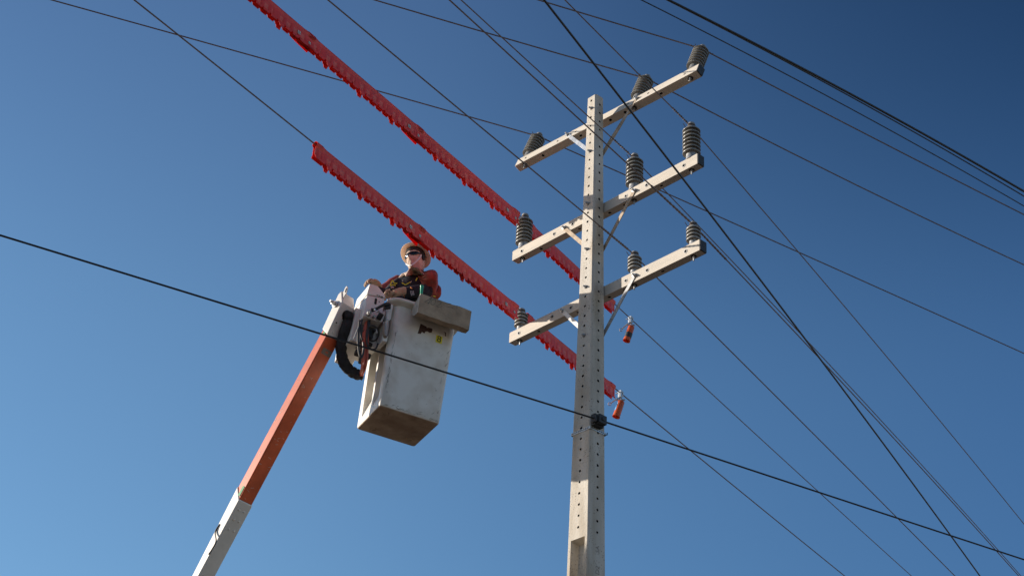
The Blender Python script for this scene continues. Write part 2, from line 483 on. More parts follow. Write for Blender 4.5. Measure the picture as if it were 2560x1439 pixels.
# deep pockets of the double-T section on the front
def pocket(z0, z1, d):
    m_ = .042
    a0, b0 = face_pts('front', z0); a1, b1 = face_pts('front', z1)
    ia0, ib0 = a0 + V(m_ - CH, 0, 0), b0 - V(m_ - CH, 0, 0); ia1, ib1 = a1 + V(m_ - CH, 0, 0), b1 - V(m_ - CH, 0, 0)
    sh.add([a0, ia0, ia1, a1], [(0, 1, 2, 3)]); sh.add([ib0, b0, b1, ib1], [(0, 1, 2, 3)])
    q = [ia0, ib0, ib1, ia1]; dd = [V(.008, d, -.02), V(-.008, d, -.02), V(-.008, d, .02), V(.008, d, .02)]
    k = [p + e for p, e in zip(q, dd)]
    sh.add(q + k, [(0, 1, 5, 4), (1, 2, 6, 5), (2, 3, 7, 6), (3, 0, 4, 7), (4, 5, 6, 7)])
zz = -4.45
pole_panel('front', zz, -4.50, False)
for z0, z1 in ((-4.50, -6.1), (-6.35, -8.0), (-8.25, -9.9)):
    pocket(z0, z1, .085); 
    pole_panel('front', z1, z1 - .25 if z1 > -9 else -ZO, False)
# chamfered corners
for sx, sy in ((-1, -1), (1, -1), (1, 1), (-1, 1)):
    zs = [TOPZ] + [-.05 - .25 * k for k in range(45)]
    zs = [z for z in zs if z > -ZO] + [-ZO]
    A_, B_ = [], []
    for z in zs:
        A_.append(pcorner(sx, sy, z, CH, 0)); B_.append(pcorner(sx, sy, z, 0, CH))
    n = len(zs)
    for k in range(n - 1):
        mid0 = pcorner(sx, sy, zs[k], CH * .42, CH * .42); mid1 = pcorner(sx, sy, zs[k + 1], CH * .42, CH * .42)
        sh.add([A_[k], mid0, mid1, A_[k + 1]], [(0, 1, 2, 3)]); sh.add([mid0, B_[k], B_[k + 1], mid1], [(0, 1, 2, 3)])
# top
z = TOPZ
top = [pcorner(-1, -1, z, CH, 0), pcorner(1, -1, z, CH, 0), pcorner(1, -1, z, 0, CH), pcorner(1, 1, z, 0, CH), pcorner(1, 1, z, CH, 0), pcorner(-1, 1, z, CH, 0), pcorner(-1, 1, z, 0, CH), pcorner(-1, -1, z, 0, CH)]
sh.add(top, [tuple(range(8))])
shaft = sh.build('shaft', ['concrete', 'hole'], pole, smooth=20, fix=True)
# moulded marks low on the shaded face
M['mark'] = mat('moulded_mark', (.27, .24, .22), .95)
mk = MB()
pm = on_plane(1494, 1424, V(PW(-4.8) / 2, 0, -4.8), PX)
text_mesh(mk, 'D2', V(PW(pm[2]) / 2 + .0005, pm[1], pm[2]), V(0, 0, 1), V(0, -1, 0), .062)
mk.build('moulded_marking', 'mark', pole); mk = MB()
pm = on_plane(1494, 1372, V(PW(-4.6) / 2, 0, -4.6), PX)
text_mesh(mk, 'SA', V(PW(pm[2]) / 2 + .0005, pm[1], pm[2]), V(0, 0, 1), V(0, -1, 0), .055)
mk.build('moulded_marking', 'mark', pole)

AW, AH = .082, .107       # crossarm width and height
def arm_frame(k):
    if k == 'T': z, y, x0, roll, yaw, tilt = -.058, .203, -.08, -.353, .03, -.03
    if k == 'M': z, y, x0, roll, yaw, tilt = -1.206, PD(-1.206) / 2 + AW / 2 + .003, 0, 0, .002, -.013
    if k == 'B': z, y, x0, roll, yaw, tilt = -2.108, PD(-2.108) / 2 + AW / 2 + .003, 0, 0, -.002, -.009
    c, s_ = math.cos(roll), math.sin(roll)
    ax = unit(V(1, yaw, tilt)); ay = unit(V(0, c, s_)); az = unit(np.cross(ax, ay)); ay = np.cross(az, ax)
    return V(x0, y + yaw * x0, z + tilt * x0), ax, ay, az
FH = [-1.03, -.585, -.445, -.34, .345, .455, .60, 1.045]
BH = [-1.055, -.80, -.285, -.105, .105, .295, .41, .745, 1.10]
XL, XR = -1.153, 1.199
def make_arm(k):
    o, ax, ay, az = arm_frame(k)
    mb = MB()
    def strip(side, holes, r):
        h2, w2 = AH / 2, AW / 2
        if side == 'f': P0 = o - ay * w2 - az * h2; ey_, H, N_ = az, AH, -ay
        if side == 'k': P0 = o + ay * w2 - az * h2; ey_, H, N_ = az, AH, ay
        if side == 'b': P0 = o - az * h2 - ay * w2; ey_, H, N_ = ay, AW, -az
        if side == 't': P0 = o + az * h2 - ay * w2; ey_, H, N_ = ay, AW, az
        xs = [XL] + [(a + b) / 2 for a, b in zip(holes, holes[1:])] + [XR]
        for i, hx in enumerate(holes):
            mb.panel_hole(P0 + ax * xs[i], ax, ey_, xs[i + 1] - xs[i], H, (hx - xs[i], H / 2), r, .03, N_)
    strip('f', FH, .0135); strip('b', BH, .0165); strip('k', FH, .0135); strip('t', BH, .012)
    for x in (XL, XR):
        c = o + ax * x
        mb.add([c - ay * AW / 2 - az * AH / 2, c + ay * AW / 2 - az * AH / 2, c + ay * AW / 2 + az * AH / 2, c - ay * AW / 2 + az * AH / 2], [(0, 1, 2, 3)])
    a = mb.build('crossarm', ['arm', 'hole'], pole, smooth=25)
    for x, sgn in ((XL, -1), (XR, 1)):
        cp = MB(); cp.aabb((x - .002 if sgn > 0 else x - .012, -AW / 2 + .001, -AH / 2 + .001), (x + .012 if sgn > 0 else x + .002, AW / 2 - .001, AH / 2 - .001), 0, (o, (ax, ay, az)))
        if sgn > 0: cp.build('end_cap', 'cap_black', a, bevel=.003)
        else: cp.build('end_cap', 'arm', a, bevel=.003)
    for x in FH:
        if x in (-.445, .455) or k == 'T': continue
        rg = MB()
        c = o + ax * x - ay * (AW / 2)
        rg.lathe([(.0135, -.02), (.0135, .0025), (.0195, .0025), (.0195, -.001)], c, -ay, 20, 0, caps=False)
        rg.lathe([(.0195, .0), (.0135, .0)], c - ay * .0026, -ay, 20, 0, caps=False)
        rg.build('bushing', 'galv_dull', a)
    for x in (-1.055, .41, 1.10):
        st = MB()
        c = o + ax * x - az * AH / 2
        st.lathe([(.026, -.001), (.026, .004)], c, -az, 20, 1); st.lathe([(.013, .004), (.013, .016)], c, -az, 6, 0); st.lathe([(.007, .01), (.007, .045), (.004, .048)], c, -az, 10, 0)
        st.build('stud', ['galv', 'valve'], a)
    return o, ax, ay, az, a
ARMS = {k: make_arm(k) for k in 'TMB'}

# braces and their bolts
def make_brace(k, sgn, m_):
    o, ax, ay, az, a = ARMS[k]
    x = -.445 if sgn < 0 else .455
    p0 = o + ax * x - ay * (AW / 2 + .006) + az * .004
    zb = {'T': -.60, 'M': -1.70, 'B': -2.60}[k]
    p1 = V(sgn * .015, PD(zb) / 2 + .012, zb)
    d = unit(p1 - p0)
    nrm = unit(np.cross(d, V(sgn, 0, 0)) if abs(d[0]) < .99 else NY)
    if nrm[1] > 0: nrm = -nrm
    side = unit(np.cross(d, nrm))
    mb = MB()
    L = np.linalg.norm(p1 - p0)
    if sgn > 0:
        # twisted half way, as flat bar braces are
        pts, rings = 9, []
        for i in range(pts):
            t = i / (pts - 1); c = p0 + d * (L * t * 1.03 - .02)
            tw = 0 if k != 'T' else .5 * min(1, max(0, (t - .3) / .3))
            s2 = side * math.cos(tw) + nrm * math.sin(tw); n2 = np.cross(s2, d)
            rings.append([c - s2 * .019 - n2 * .0035, c + s2 * .019 - n2 * .0035, c + s2 * .019 + n2 * .0035, c - s2 * .019 + n2 * .0035])
        mb.loft(rings)
    else:
        mb.box((p0 - d * .02 + p1) / 2, d * (L + .02) / 2, side * .0195, nrm * .0035)
    mb.build('brace', m_, pole, bevel=.001)
    bb = MB(); bb.hexbolt(p0 - ay * .004, -ay, .017, .014, 0, .021); bb.build('bolt', 'galv', pole)
for k, ms in (('T', ('galv', 'tan_strap')), ('M', ('tan_strap', 'tan_strap')), ('B', ('steel_white', 'galv_dull'))):
    make_brace(k, -1, ms[0]); make_brace(k, 1, ms[1])
for z in (-.09, -.60, -1.20, -1.70, -2.10, -2.60):
    b = MB(); b.hexbolt(V(0, -PD(z) / 2, z), NY, .016, .014, 0, .019); b.build('bolt', 'galv_dull', pole)

# insulators
def make_insulator(big):
    proto = []
    m1 = MB()
    if big: prof, rim, n, pitch, z0, H = .049, .081, 7, .0405, .068, .40
    else: prof, rim, n, pitch, z0, H = .036, .064, 4, .0365, .052, .232
    m1.lathe([(prof * 1.06, 0), (prof * 1.06, .006), (prof, .010), (prof, z0 - .008)], V(0, 0, 0), V(0, 0, 1), 28)
    core = rim * .66
    pr = [(prof * .9, z0 - .012)]
    for i in range(n):
        z = z0 + pitch * i
        pr += [(core * .98, z + .003), (rim * .90, z - .002), (rim * .985, z - .0045), (rim, z - .001), (rim * .985, z + .003), (rim * .86, z + .012), (core * 1.08, z + pitch * .62), (core, z + pitch * .80)]
    zt = z0 + pitch * n - .004
    pr += [(rim * .55, zt), (rim * .36, zt + .008)]
    m2 = MB(); m2.lathe(pr, V(0, 0, 0), V(0, 0, 1), 40)
    hr = .033
    m3 = MB(); m3.lathe([(hr * .8, zt), (hr * .72, zt + (H - zt) * .35), (hr * .74, zt + (H - zt) * .5), (hr, zt + (H - zt) * .62), (hr * 1.02, H - .008), (hr * .9, H), (hr * .3, H + .001)], V(0, 0, 0), V(0, 0, 1), 28)
    m4 = MB()
    zn = zt + (H - zt) * .42
    for q in range(3):
        m4.tube([V(math.cos(t) * hr * 1.0, math.sin(t) * hr * 1.0, zn + .006 * q - .006 + .004 * math.sin(3 * t)) for t in np.linspace(0, 2 * math.pi, 20)], .0030, 6)
    for sgn, yy in ((-1, 1), (-1, -1)):
        m4.tube([V(-.030, yy * .012, zn), V(-.045, yy * .03, zn - .004), V(-.040, yy * .055, zn + .010), V(-.030, yy * .075, zn + .004)], .0032, 6)
    return m1, m2, m3, m4, H
ins_cache = {}
def place_insulator(k, x):
    big = k != 'B'
    o, ax, ay, az, a = ARMS[k]
    base = o + ax * x + az * (AH / 2)
    e = link(bpy.data.objects.new('insulator', None)); e.parent = pole
    e.empty_display_size = .1
    pl = ROOTM[pole.name]
    lo = base - pl
    e.matrix_local = Matrix(((ax[0], ay[0], az[0], lo[0]), (ax[1], ay[1], az[1], lo[1]), (ax[2], ay[2], az[2], lo[2]), (0, 0, 0, 1)))
    if big not in ins_cache:
        m1, m2, m3, m4, H = make_insulator(big)
        out_ = []
        dummy = bpy.data.objects.new('frame', None); ROOTM['__z'] = V(0, 0, 0)
        for nm, mb, mt in (('metal_base', m1, 'galv'), ('sheds', m2, 'porcelain' if big else 'porcelain2'), ('head', m3, 'porcelain2'), ('tie_wire', m4, 'tie')):
            # prototype meshes live in the insulator's own frame
            mb.v = [(p[0], p[1], p[2] - ZO) for p in mb.v]
            ob = mb.build(nm, mt, None, smooth=50); out_.append(ob)
        ins_cache[big] = [(ob.name.split('.')[0], ob.data) for ob in out_]
        for ob in out_: bpy.data.objects.remove(ob)
        bpy.data.objects.remove(dummy)
    for nm, me in ins_cache[big]:
        ob = link(bpy.data.objects.new(nm, me)); ob.parent = e
for k in 'TMB':
    for x in (-1.055, .41, 1.10):
        place_insulator(k, x)

# black cable clamp and its perforated strap
zs = -3.53
cl = MB()
Pc = on_plane(1503, 1051, V(PW(-3.46) / 2 + .05, 0, 0), PX)
cl.aabb((PW(-3.46) / 2 + .001, -.085, -3.515), (PW(-3.46) / 2 + .05, .02, -3.41))
cl.aabb((PW(-3.46) / 2 + .05, -.078, -3.505), (PW(-3.46) / 2 + .095, .012, -3.425))
cl.aabb((PW(-3.46) / 2 + .02, -.10, -3.50), (PW(-3.46) / 2 + .08, -.085, -3.44))
cl.aabb((PW(-3.46) / 2 + .095, -.05, -3.48), (PW(-3.46) / 2 + .103, -.015, -3.45))
clo = cl.build('cable_clamp', 'cap_black', pole, bevel=.004)
sb = MB()
a_, d_ = PW(zs) / 2 + .003, PD(zs) / 2 + .003
loop = [(-a_, -d_), (a_, -d_), (a_, d_), (-a_, d_)]
rr = []
for t_ in (0, .0022):
    for dz in (-.013, .013): rr.append([V(x + np.sign(x) * t_, y + np.sign(y) * t_, zs + dz) for x, y in loop])
for q in ((rr[0], rr[1]), (rr[2], rr[3])):
    sb.loft([q[0], q[1]], 0, caps=False)
sb.loft([rr[0], rr[2]], 0, caps=False); sb.loft([rr[1], rr[3]], 0, caps=False)
for i in range(9):
    x = -a_ + .02 + i * (2 * a_ - .03) / 9
    sb.box(V(x, -d_ - .0026, zs + .002), V(.007, 0, 0), V(0, .0004, 0), V(0, 0, .0035), 1)
for i in range(7):
    y = -d_ + .02 + i * (2 * d_ - .03) / 7
    sb.box(V(a_ + .0026, y, zs + .002), V(.0004, 0, 0), V(0, .007, 0), V(0, 0, .0035), 1)
sb.tube([V(a_, d_ - .02, zs - .01), V(a_ + .03, d_ - .015, zs - .02), V(a_ + .045, d_ - .03, zs - .012)], .004, 8, 1)
sb.build('strap', ['galv', 'hole'], clo, smooth=30)

# ------------------------------------------------------------------ overhead wires
# each: attachment point, and per span heading, slope, sag curvature and length
WR = {
 'T1': ((-1.1347, .3156, .3737), [((-1.93298, -5e-05, -.00109), 4.95), ((1.40781, .0005, -.00049), 7.29)]),
 'T2': ((.3303, .3591, .3296), [((-1.96063, -.00032, .00317), 2.75), ((1.4496, .00351, .00494), 5.39)]),
 'T3': ((1.0203, .3796, .3088), [((-1.95372, -.00012, .00213), 1.66), ((1.42805, 8e-05, .00206), 4.48)]),
 'M1': ((-1.0691, .0907, -.78), [((-1.3586, 1e-05, 5e-05), 3.68), ((1.82391, -.00123, .00077), 10.38)]),
 'M2': ((.4026, .0718, -.78), [((-1.39215, 9e-05, .00097), 2.53), ((1.80937, .00306, -.00227), 11.44)]),
 'M3': ((1.0914, .0998, -.78), [((-1.38304, -.00035, .00227), 1.96), ((1.82159, .00311, -.00226), 9.84)]),
 'B1': ((-1.0175, .0699, -1.86), [((-1.33749, -.00108, -.00154), 5.03), ((1.80824, -.00016, .00062), 7.47)]),
 'B2': ((.4324, .0395, -1.86), [((-1.3972, 7e-05, .00038), 3.94), ((1.82472, .00037, -.00049), 8.46)]),
 'B3': ((1.1147, .0806, -1.86), [((-1.37831, -.00065, -.00128), 3.37), ((1.81415, .00255, -.00209), 8.93)]),
 'K1': ((2.7617, -3.2401, -2.5), [((1.88003, .00361, -.00247), 10.81)]),
 'K2': ((.165, -.0294, -3.4626), [((-1.79868, -7e-05, -.00041), 5.05), ((1.37211, -.0001, .00024), 4.96)]),
 'K3': ((3.7136, -3.0919, -3.0), [((1.39176, -.0007, -.01463), 3.22)]),
 'K4': ((3.7088, -3.0866, -3.0), [((1.41755, .01947, -.01479), 3.26)]),
 'K5': ((3.5965, -3.2056, -3.0), [((1.45584, .0625, -.01089), 3.49)]),
}
def wp(key, span, l):
    S, sp = WR[key]; (phi, s_, c_), L = sp[span]
    S = np.array(S)
    Lc = min(l, L * 1.1)
    z = s_ * Lc + c_ * Lc * Lc + (s_ + 2 * c_ * Lc) * (l - Lc)
    return S + V(math.cos(phi) * l, math.sin(phi) * l, z)
def wire(key, r, m_, label, cat, group, ext=32.0, name='power_line', wraps=(0, 0), armor=(0, 0)):
    S, sp = WR[key]
    pts = []
    n0 = 40
    if len(sp) == 2:
        pts += [wp(key, 0, l) for l in np.linspace(sp[0][1] + ext, 0, n0)]
        pts += [wp(key, 1, l) for l in np.linspace(0, sp[1][1] + ext, n0)[1:]]
    else:
        pts += [wp(key, 0, l) for l in np.linspace(-ext * .5, sp[0][1] + ext, n0 * 2)]
    mb = MB(); mb.tube(pts, r, 8, 0)
    o = mb.build(name, m_)
    tag(o, label, cat, group)
    for span in (0, 1):
        if span < len(sp) and wraps[span]:
            wm = MB(); Lw = wraps[span]; turns = int(Lw / .028); hp = []
            for i in range(turns * 8 + 1):
                l = .035 + Lw * i / (turns * 8); p = wp(key, span, l); t = unit(wp(key, span, l + .01) - p)
                a = unit(np.cross(t, V(0, 0, 1))); b_ = np.cross(t, a); an = 2 * math.pi * i / 8
                rad = r + .0018 + (.002 if (i // 9) % 3 == 0 else 0)
                hp.append(p + rad * (math.cos(an) * a + math.sin(an) * b_))
            wm.tube(hp, .0030, 6, 0)
            wm.build('tie_wrap', 'tie', o)
        if span < len(sp) and armor[span]:
            wm = MB(); La = armor[span]; ps = []; rs = []
            for i in range(60):
                l = .04 + La * i / 59; ps.append(wp(key, span, l)); rs.append(r + .0032 + .0016 * math.sin(i * 1.35 + .8 * math.sin(i * .37)))
            wm.tube(ps, rs, 8, 0)
            wm.build('armour_rod', 'wire', o)
    return o
gT = 'top circuit conductors'; gM = 'middle circuit conductors'; gB = 'bottom circuit conductors'
wire('T1', .0064, 'wire', 'thin brown conductor tied to the left insulator of the top crossarm', 'power line', gT, wraps=(.05, .06))
wire('T2', .0064, 'wire', 'thin brown conductor tied to the middle insulator of the top crossarm', 'power line', gT, wraps=(.09, .06))
wire('T3', .0064, 'wire', 'thin brown conductor tied to the tilted insulator at the right end of the top crossarm', 'power line', gT, wraps=(.09, .10))
wire('M1', .0054, 'wire', 'conductor running inside the upper row of red covers to the middle crossarm', 'power line', gM)
wire('M2', .0053, 'wire', 'thin conductor tied to the middle insulator of the middle crossarm', 'power line', gM, wraps=(.30, .06))
wire('M3', .0053, 'wire', 'thin conductor tied to the insulator at the right end of the middle crossarm', 'power line', gM, wraps=(.26, .06))
wire('B1', .0060, 'wire', 'conductor entering the lower row of red covers above the worker', 'power line', gB)
wire('B2', .0058, 'wire', 'conductor tied to the middle insulator of the bottom crossarm, passing over the pole', 'power line', gB, armor=(.42, .16))
wire('B3', .0058, 'wire', 'conductor with rough armour rods at the right insulator of the bottom crossarm', 'power line', gB, armor=(.62, .62))
wire('K1', .0082, 'cable', 'thick black cable running steeply across the right arms of the pole, not tied to it', 'cable', None, name='overhead_cable')
wire('K2', .0078, 'cable', 'black cable clamped to the pole below the crossarms and passing before the bucket', 'cable', None, name='overhead_cable')
wire('K3', .0075, 'cable', 'thick black cable at the far upper right, the uppermost one', 'cable', None, name='overhead_cable', ext=10)
wire('K4', .0042, 'cable', 'thin black cable just beneath the thick uppermost cable at the upper right', 'cable', None, name='overhead_cable', ext=10)
wire('K5', .0037, 'cable', 'thin black cable running alone between the uppermost pair and the top crossarm wires', 'cable', None, name='overhead_cable', ext=10)

# ------------------------------------------------------------------ red conductor covers
def cover(key, span, l0, l1, label, bell0=True, bell1=True, phase=0, stickers=True, lean=0.0, flap=False):
    mb = MB()
    L = l1 - l0
    st_ = .009
    n = max(4, int(round(L / st_)))
    near_end_prof = None
    def frame(l):
        p = wp(key, span, l); t = unit(wp(key, span, l + .02) - wp(key, span, l - .02))
        side = unit(np.cross(t, V(0, 0, 1)))
        if side @ CR < 0 and False: side = -side
        # +side points towards +x, whatever the span runs
        if side[0] < 0: side = -side
        dn = unit(V(0, 0, -1) + side * lean)
        return p, t, side, dn
    rings_o, rings_i, panels = [], [], []
    for i in range(n + 1):
        s_ = i * L / n; l = l0 + s_
        p, t, sd_, dn = frame(l)
        head = .021
        if bell0 and s_ < .105: head = .029 if s_ < .085 else .025
        if bell1 and L - s_ < .105: head = .029 if L - s_ < .085 else .025
        if .105 <= s_ < .118 or .105 <= L - s_ < .118: head = .0235
        k = s_ % .45
        rel = s_ / .090
        fr_ = (rel % 1)
        # recessed panels between raised ribs
        rec = .006 if .22 < fr_ < .84 else 0.0
        if k < .055 or k > .43: rec = 0.0
        if (s_ < .1 and bell0): rec = 0.002
        # notched lip
        tooth = 0.137 if .12 < fr_ < .90 else .1165
        big = .375 < k < .425
        if big: tooth = .162
        if s_ < .10 and bell0: tooth = .134
        if L - s_ < .13 and bell1: tooth = .134
        neck = .0105
        wid = .0135
        prof = []
        for a in range(0, 9):      # over the conductor from the far to the near side
            an = math.pi * (1.28 - 1.56 * a / 8)
            prof.append((head * math.cos(an), -head * math.sin(an)))
        far = [(-.0215 if not big else -.024, tooth), (-.0215, .114), (-wid - .001, .110), (-wid + rec * 0, .070), (-wid, .050), (-neck - .004, .032)]
        nearp = [(neck + .004, .032), (wid - rec, .050), (wid - rec, .098), (wid + .001, .110), (.0215, .114), (.0215 if not big else .024, tooth)]
        panels.append(rec > .004)
        pr = far + prof + nearp
        rings_o.append([p + sd_ * a_ + dn * h for a_, h in pr])
        th = .0028
        rings_i.append([p + sd_ * (a_ - np.sign(a_) * th) + dn * (h + (th if h < 0.03 else 0)) for a_, h in pr])
    nn = len(rings_o[0])
    NF = 6 + 9
    mb.loft(rings_o, 0, caps=False, closed=False, matf=lambda k, i: 1 if (panels[k] and panels[min(k + 1, n)] and i == NF + 1) else 0)
    mb.loft(rings_i, 0, caps=False, closed=False)
    for ring_a, ring_b in ((rings_o[0], rings_i[0]), (rings_o[-1], rings_i[-1])):
        mb.loft([ring_a, ring_b], 0, caps=False, closed=False)
    for e in (0, nn - 1):
        mb.loft([[a[e], b[e]] for a, b in zip(rings_o, rings_i)], 0, caps=False, closed=False)
    p, t, sd_, dn = frame(l0 + L / 2)
    o = mb.build('conductor_cover', ['cover', 'cover_panel'], None, smooth=40, fix=False)
    tag(o, label, 'cover', 'red covers clipped over the two left conductors')
    if flap:
        fm = MB(); ra, rb = [], []
        e0, e1 = (l0 + .02, l0 + .24)
        for i_ in range(14):
            l = e0 + (e1 - e0) * i_ / 13; p, t, sd_, dn = frame(l); gq = flap * (1 - i_ / 13) ** .8
            a0_, a1_ = p - sd_ * (.016 + .008 * gq) + dn * .095, p - sd_ * (.019 + .020 * gq) + dn * (.120 + .030 * gq)
            ra.append([a0_, (a0_ + a1_) / 2, a1_, a1_ - sd_ * .012 + dn * .004]); rb.append([q_ - sd_ * .002 for q_ in ra[-1]])
        fm.loft(ra, 0, caps=False, closed=False); fm.loft(rb, 0, caps=False, closed=False)
        fm.build('flared_flap', 'cover_glow', o, fix=False)
    if stickers:
        for pos, hh, sc_ in ((L - .19 if span == 0 and False else .19, .066, 1.0), (.055, .082, .75)):
            sm_ = MB(); p, t, sd_, dn = frame(l0 + pos)
            c = p + sd_ * .0150 + dn * hh
            sm_.box(c, t * .017 * sc_, dn * .017 * sc_, sd_ * .0006, 0)
            for q in (-.010, .002, .009):
                sm_.box(c + dn * q * sc_ + sd_ * .0008, t * (.013 if q > 0 else .008) * sc_, dn * .0017 * sc_, sd_ * .0003, 1)
            sm_.build('sticker', ['sticker', 'sticker_ink'], o)
    return o
cover('B1', 0, 1.54, 3.02, 'lower red cover furthest up its wire, with its open end at left', flap=.8)
cover('B1', 0, .055, 1.62, 'lower red cover directly above the hard hat, ending at the bottom crossarm insulator')
cover('B1', 1, .11, 1.74, 'red cover passing behind the bottom crossarm and the pole')
cover('M1', 0, 3.12, 4.70, 'red cover cut off by the top edge of the picture', flap=.45)
cover('M1', 0, 1.62, 3.20, 'middle piece of the upper row of red covers', flap=.55)
cover('M1', 0, .075, 1.70, 'upper red cover ending at the left insulator of the middle crossarm')
cover('M1', 1, .11, 1.81, 'red cover passing behind the middle crossarm and the pole')

# ------------------------------------------------------------------ grounding clamps with orange sleeves
def clamp(key, l, label, band, tilt, eye):
    p = wp(key, 1, l); t = unit(wp(key, 1, l + .05) - p)
    c0 = p + V(0, 0, -.01)
    root = thing('line_clamp', label, 'clamp', tuple(p), 'clamps with orange sleeves on the left conductors')
    b = MB()
    side = unit(np.cross(t, V(0, 0, 1)))
    b.box(p + V(0, 0, .012), t * .026, side * .020, V(0, 0, .012))
    b.box(p + V(0, 0, -.028) - t * .012, t * .016, side * .016, V(0, 0, .030))
    b.box(p + V(0, 0, -.014) + t * .018, t * .006, side * .018, V(0, 0, .022))
    b.tube([p + V(0, 0, -.05), p + V(0, 0, -.085) + CR * .012], .013, 10)
    b.tube([p - CR * .05 + V(0, 0, -.002), p - CR * .01], .006, 8)
    b.tube([p - CR * .045 + V(0, 0, -.075), p + CR * .045 + V(0, 0, -.078)], .009, 8)
    b.build('clamp_body', 'galv', root, bevel=.003)
    s = MB()
    q0 = p - CR * .028 + V(0, 0, -.055); q1 = p - CR * eye[0] + V(0, 0, -eye[1])
    s.tube([q0, q1], .0065, 8)
    e_ = unit(q1 - q0); s2 = unit(np.cross(e_, CF))
    s.tube([q1 + .015 * e_ + .015 * (math.cos(a) * e_ + math.sin(a) * s2) for a in np.linspace(0, 2 * math.pi, 16)], .004, 6)
    s.build('eye_screw', 'galv_dull', root)
    sl = MB()
    top_ = p + CR * .010 + V(0, 0, -.088); ax = unit(V(0, 0, -1) + (-CR) * tilt)
    sl.lathe([(.020, 0), (.034, .012), (.036, .05), (.037, .17), (.041, .195), (.038, .195), (.034, .17), (.033, .05), (.018, .012)], top_, ax, 28)
    slo = sl.build('sleeve', 'sleeve_orange', root, smooth=50)
    bn = MB()
    if band == 'black':
        bn.lathe([(.0372, 0), (.0382, 0), (.0382, .062), (.0372, .062)], top_ + ax * .095, ax, 28, 0, caps=False)
        bn.build('black_band', 'band_black', slo)
    else:
        a = unit(np.cross(ax, CF)); 
        if a @ CR > 0: a = -a
        bq = unit(np.cross(ax, a))
        if bq @ CF > 0: bq = -bq
        ring = [[top_ + ax * z + .0378 * (math.cos(an) * a + math.sin(an) * bq) for an in np.linspace(-.2, .6, 6)] for z in (.04, .13)]
        bn.loft(ring, 0, caps=False, closed=False); bn.build('label', 'band_blue', slo)
clamp('M1', 2.19, 'metal clamp with black banded orange sleeve on the wire beyond the upper red covers', 'black', .30, (.095, .125))
clamp('B1', 1.885, 'lower metal clamp, its orange sleeve plain and showing an open end', 'blue', .30, (.10, .115))

# ------------------------------------------------------------------ aerial lift
BA = V(-1.645, -1.215, -3.377)
BX = unit(V(.95611, -.29226, -.02067)); BY = V(.29058, .95492, -.06075); BY = unit(BY - BX * (BY @ BX)); BZ = np.cross(BX, BY)
BF = (BA, (BX, BY, BZ))
def bl(x, y, z):
    return BA + BX * x + BY * y + BZ * z
def b_on(u, v, x):   # point in the plane local x = const, returned in bucket coordinates
    p = on_plane(u, v, bl(x, 0, 0), BX) - BA
    return p @ BX, p @ BY, p @ BZ

YB = -1.72
BD = unit(V(1, .165, 0)); NB = V(-BD[1], BD[0], 0)      # the boom stands in a vertical plane with this normal
BP = V(-1.34, YB, 0)
def yp(u, v, y=YB): return on_plane(u, v, BP + NB * (y - YB), NB)
lift_base = yp(300, 1830) + (NB * (.08))
lift = thing('aerial_lift', 'orange and white lift boom holding a worn white bucket', 'aerial lift', (lift_base[0], lift_base[1], lift_base[2]))

# boom sections: side outline in the plane y = YB, extruded along +y
bo = MB()
up0, up1 = yp(808, 821), yp(595.7, 1215)
lo0, lo1 = yp(817.5, 837.5), yp(598, 1248)
bo.prism([lo0, up0, up1, lo1], (NB * (.150)))
boom = bo.build('orange_boom', 'boom_orange', lift, bevel=.010)
bw = MB()
e0, e1 = yp(594.6, 1214), yp(480, 1439); f0, f1 = yp(598.5, 1249), yp(496.6, 1439)
de, df = e1 - e0, f1 - f0
bw.prism([f0 + (NB * (-.003)), e0 + (NB * (-.003)), e0 + de * 3.2 + (NB * (-.003)), f0 + df * 3.2 + (NB * (-.003))], (NB * (.158)))
lower = bw.build('white_boom', 'boom_white', lift, bevel=.008)
# rivets on the underside of the white section
dn_ = unit(f1 - f0); un_ = unit(np.cross(dn_, (NB * (1))))
if un_[2] > 0: un_ = -un_
for a in (.075, .165, .255):
    for yy in (.045, .105):
        rv = MB(); rv.lathe([(.011, 0), (.011, .003), (.006, .006)], f0 + dn_ * a + (NB * (yy)) + un_ * .0005, un_, 12)
        rv.build('rivet', 'steel_white', lower)
hd = MB()
hp = [yp(538, 1329, YB - .012), yp(540, 1352, YB - .03), yp(530, 1372, YB - .03), yp(524, 1381, YB - .012)]
hd.tube(smoothpath([yp(549, 1309, YB - .004)] + hp + [yp(522, 1384, YB - .003)], 5), .006, 8)
hd.build('grab_handle', 'valve', lower)
# stickers
stc = MB()
def side_patch(mb, u, v, w_, h_, mi, d=.0008):
    c = yp(u, v, YB - d - (.003 if v > 1215 else 0)); ds = unit(up1 - up0); nn = unit(np.cross(ds, (NB * (1))))
    mb.box(c, ds * h_, nn * w_, (NB * (.0006)), mi)
side_patch(stc, 603, 1226, .014, .045, 0); stc.build('green_sticker', 'green', boom); stc = MB()
side_patch(stc, 812, 828, .014, .040, 0); stc.build('green_sticker', 'green', boom)
pl_ = MB()
ud = unit(lo1 - lo0)
pc = lo0 + ud * .13 + (NB * (.085)); unn = unit(np.cross(ud, (NB * (1))))
if unn[2] > 0: unn = -unn
pl_.box(pc + unn * .001, ud * .028, (NB * (.055)), unn * .0012, 0); pl_.box(pc + unn * .0025, ud * .006, (NB * (.016)), unn * .0006, 1)
pl_.build('label_plate', ['dirt_plate', 'boom_orange'], boom)
for _ in range(26):
    sf = MB()
    a = rng.uniform(.2, 1.7); yy = rng.uniform(.01, .14); L_ = rng.uniform(.004, .02)
    sf.box(lo0 + ud * a + (NB * (yy)) + unn * .0006, unit((NB * (1)) + ud * rng.uniform(-.6, .6)) * L_, ud * .0012, unn * .0003, 0)
    sf.build('scratch', 'boom_white', boom)
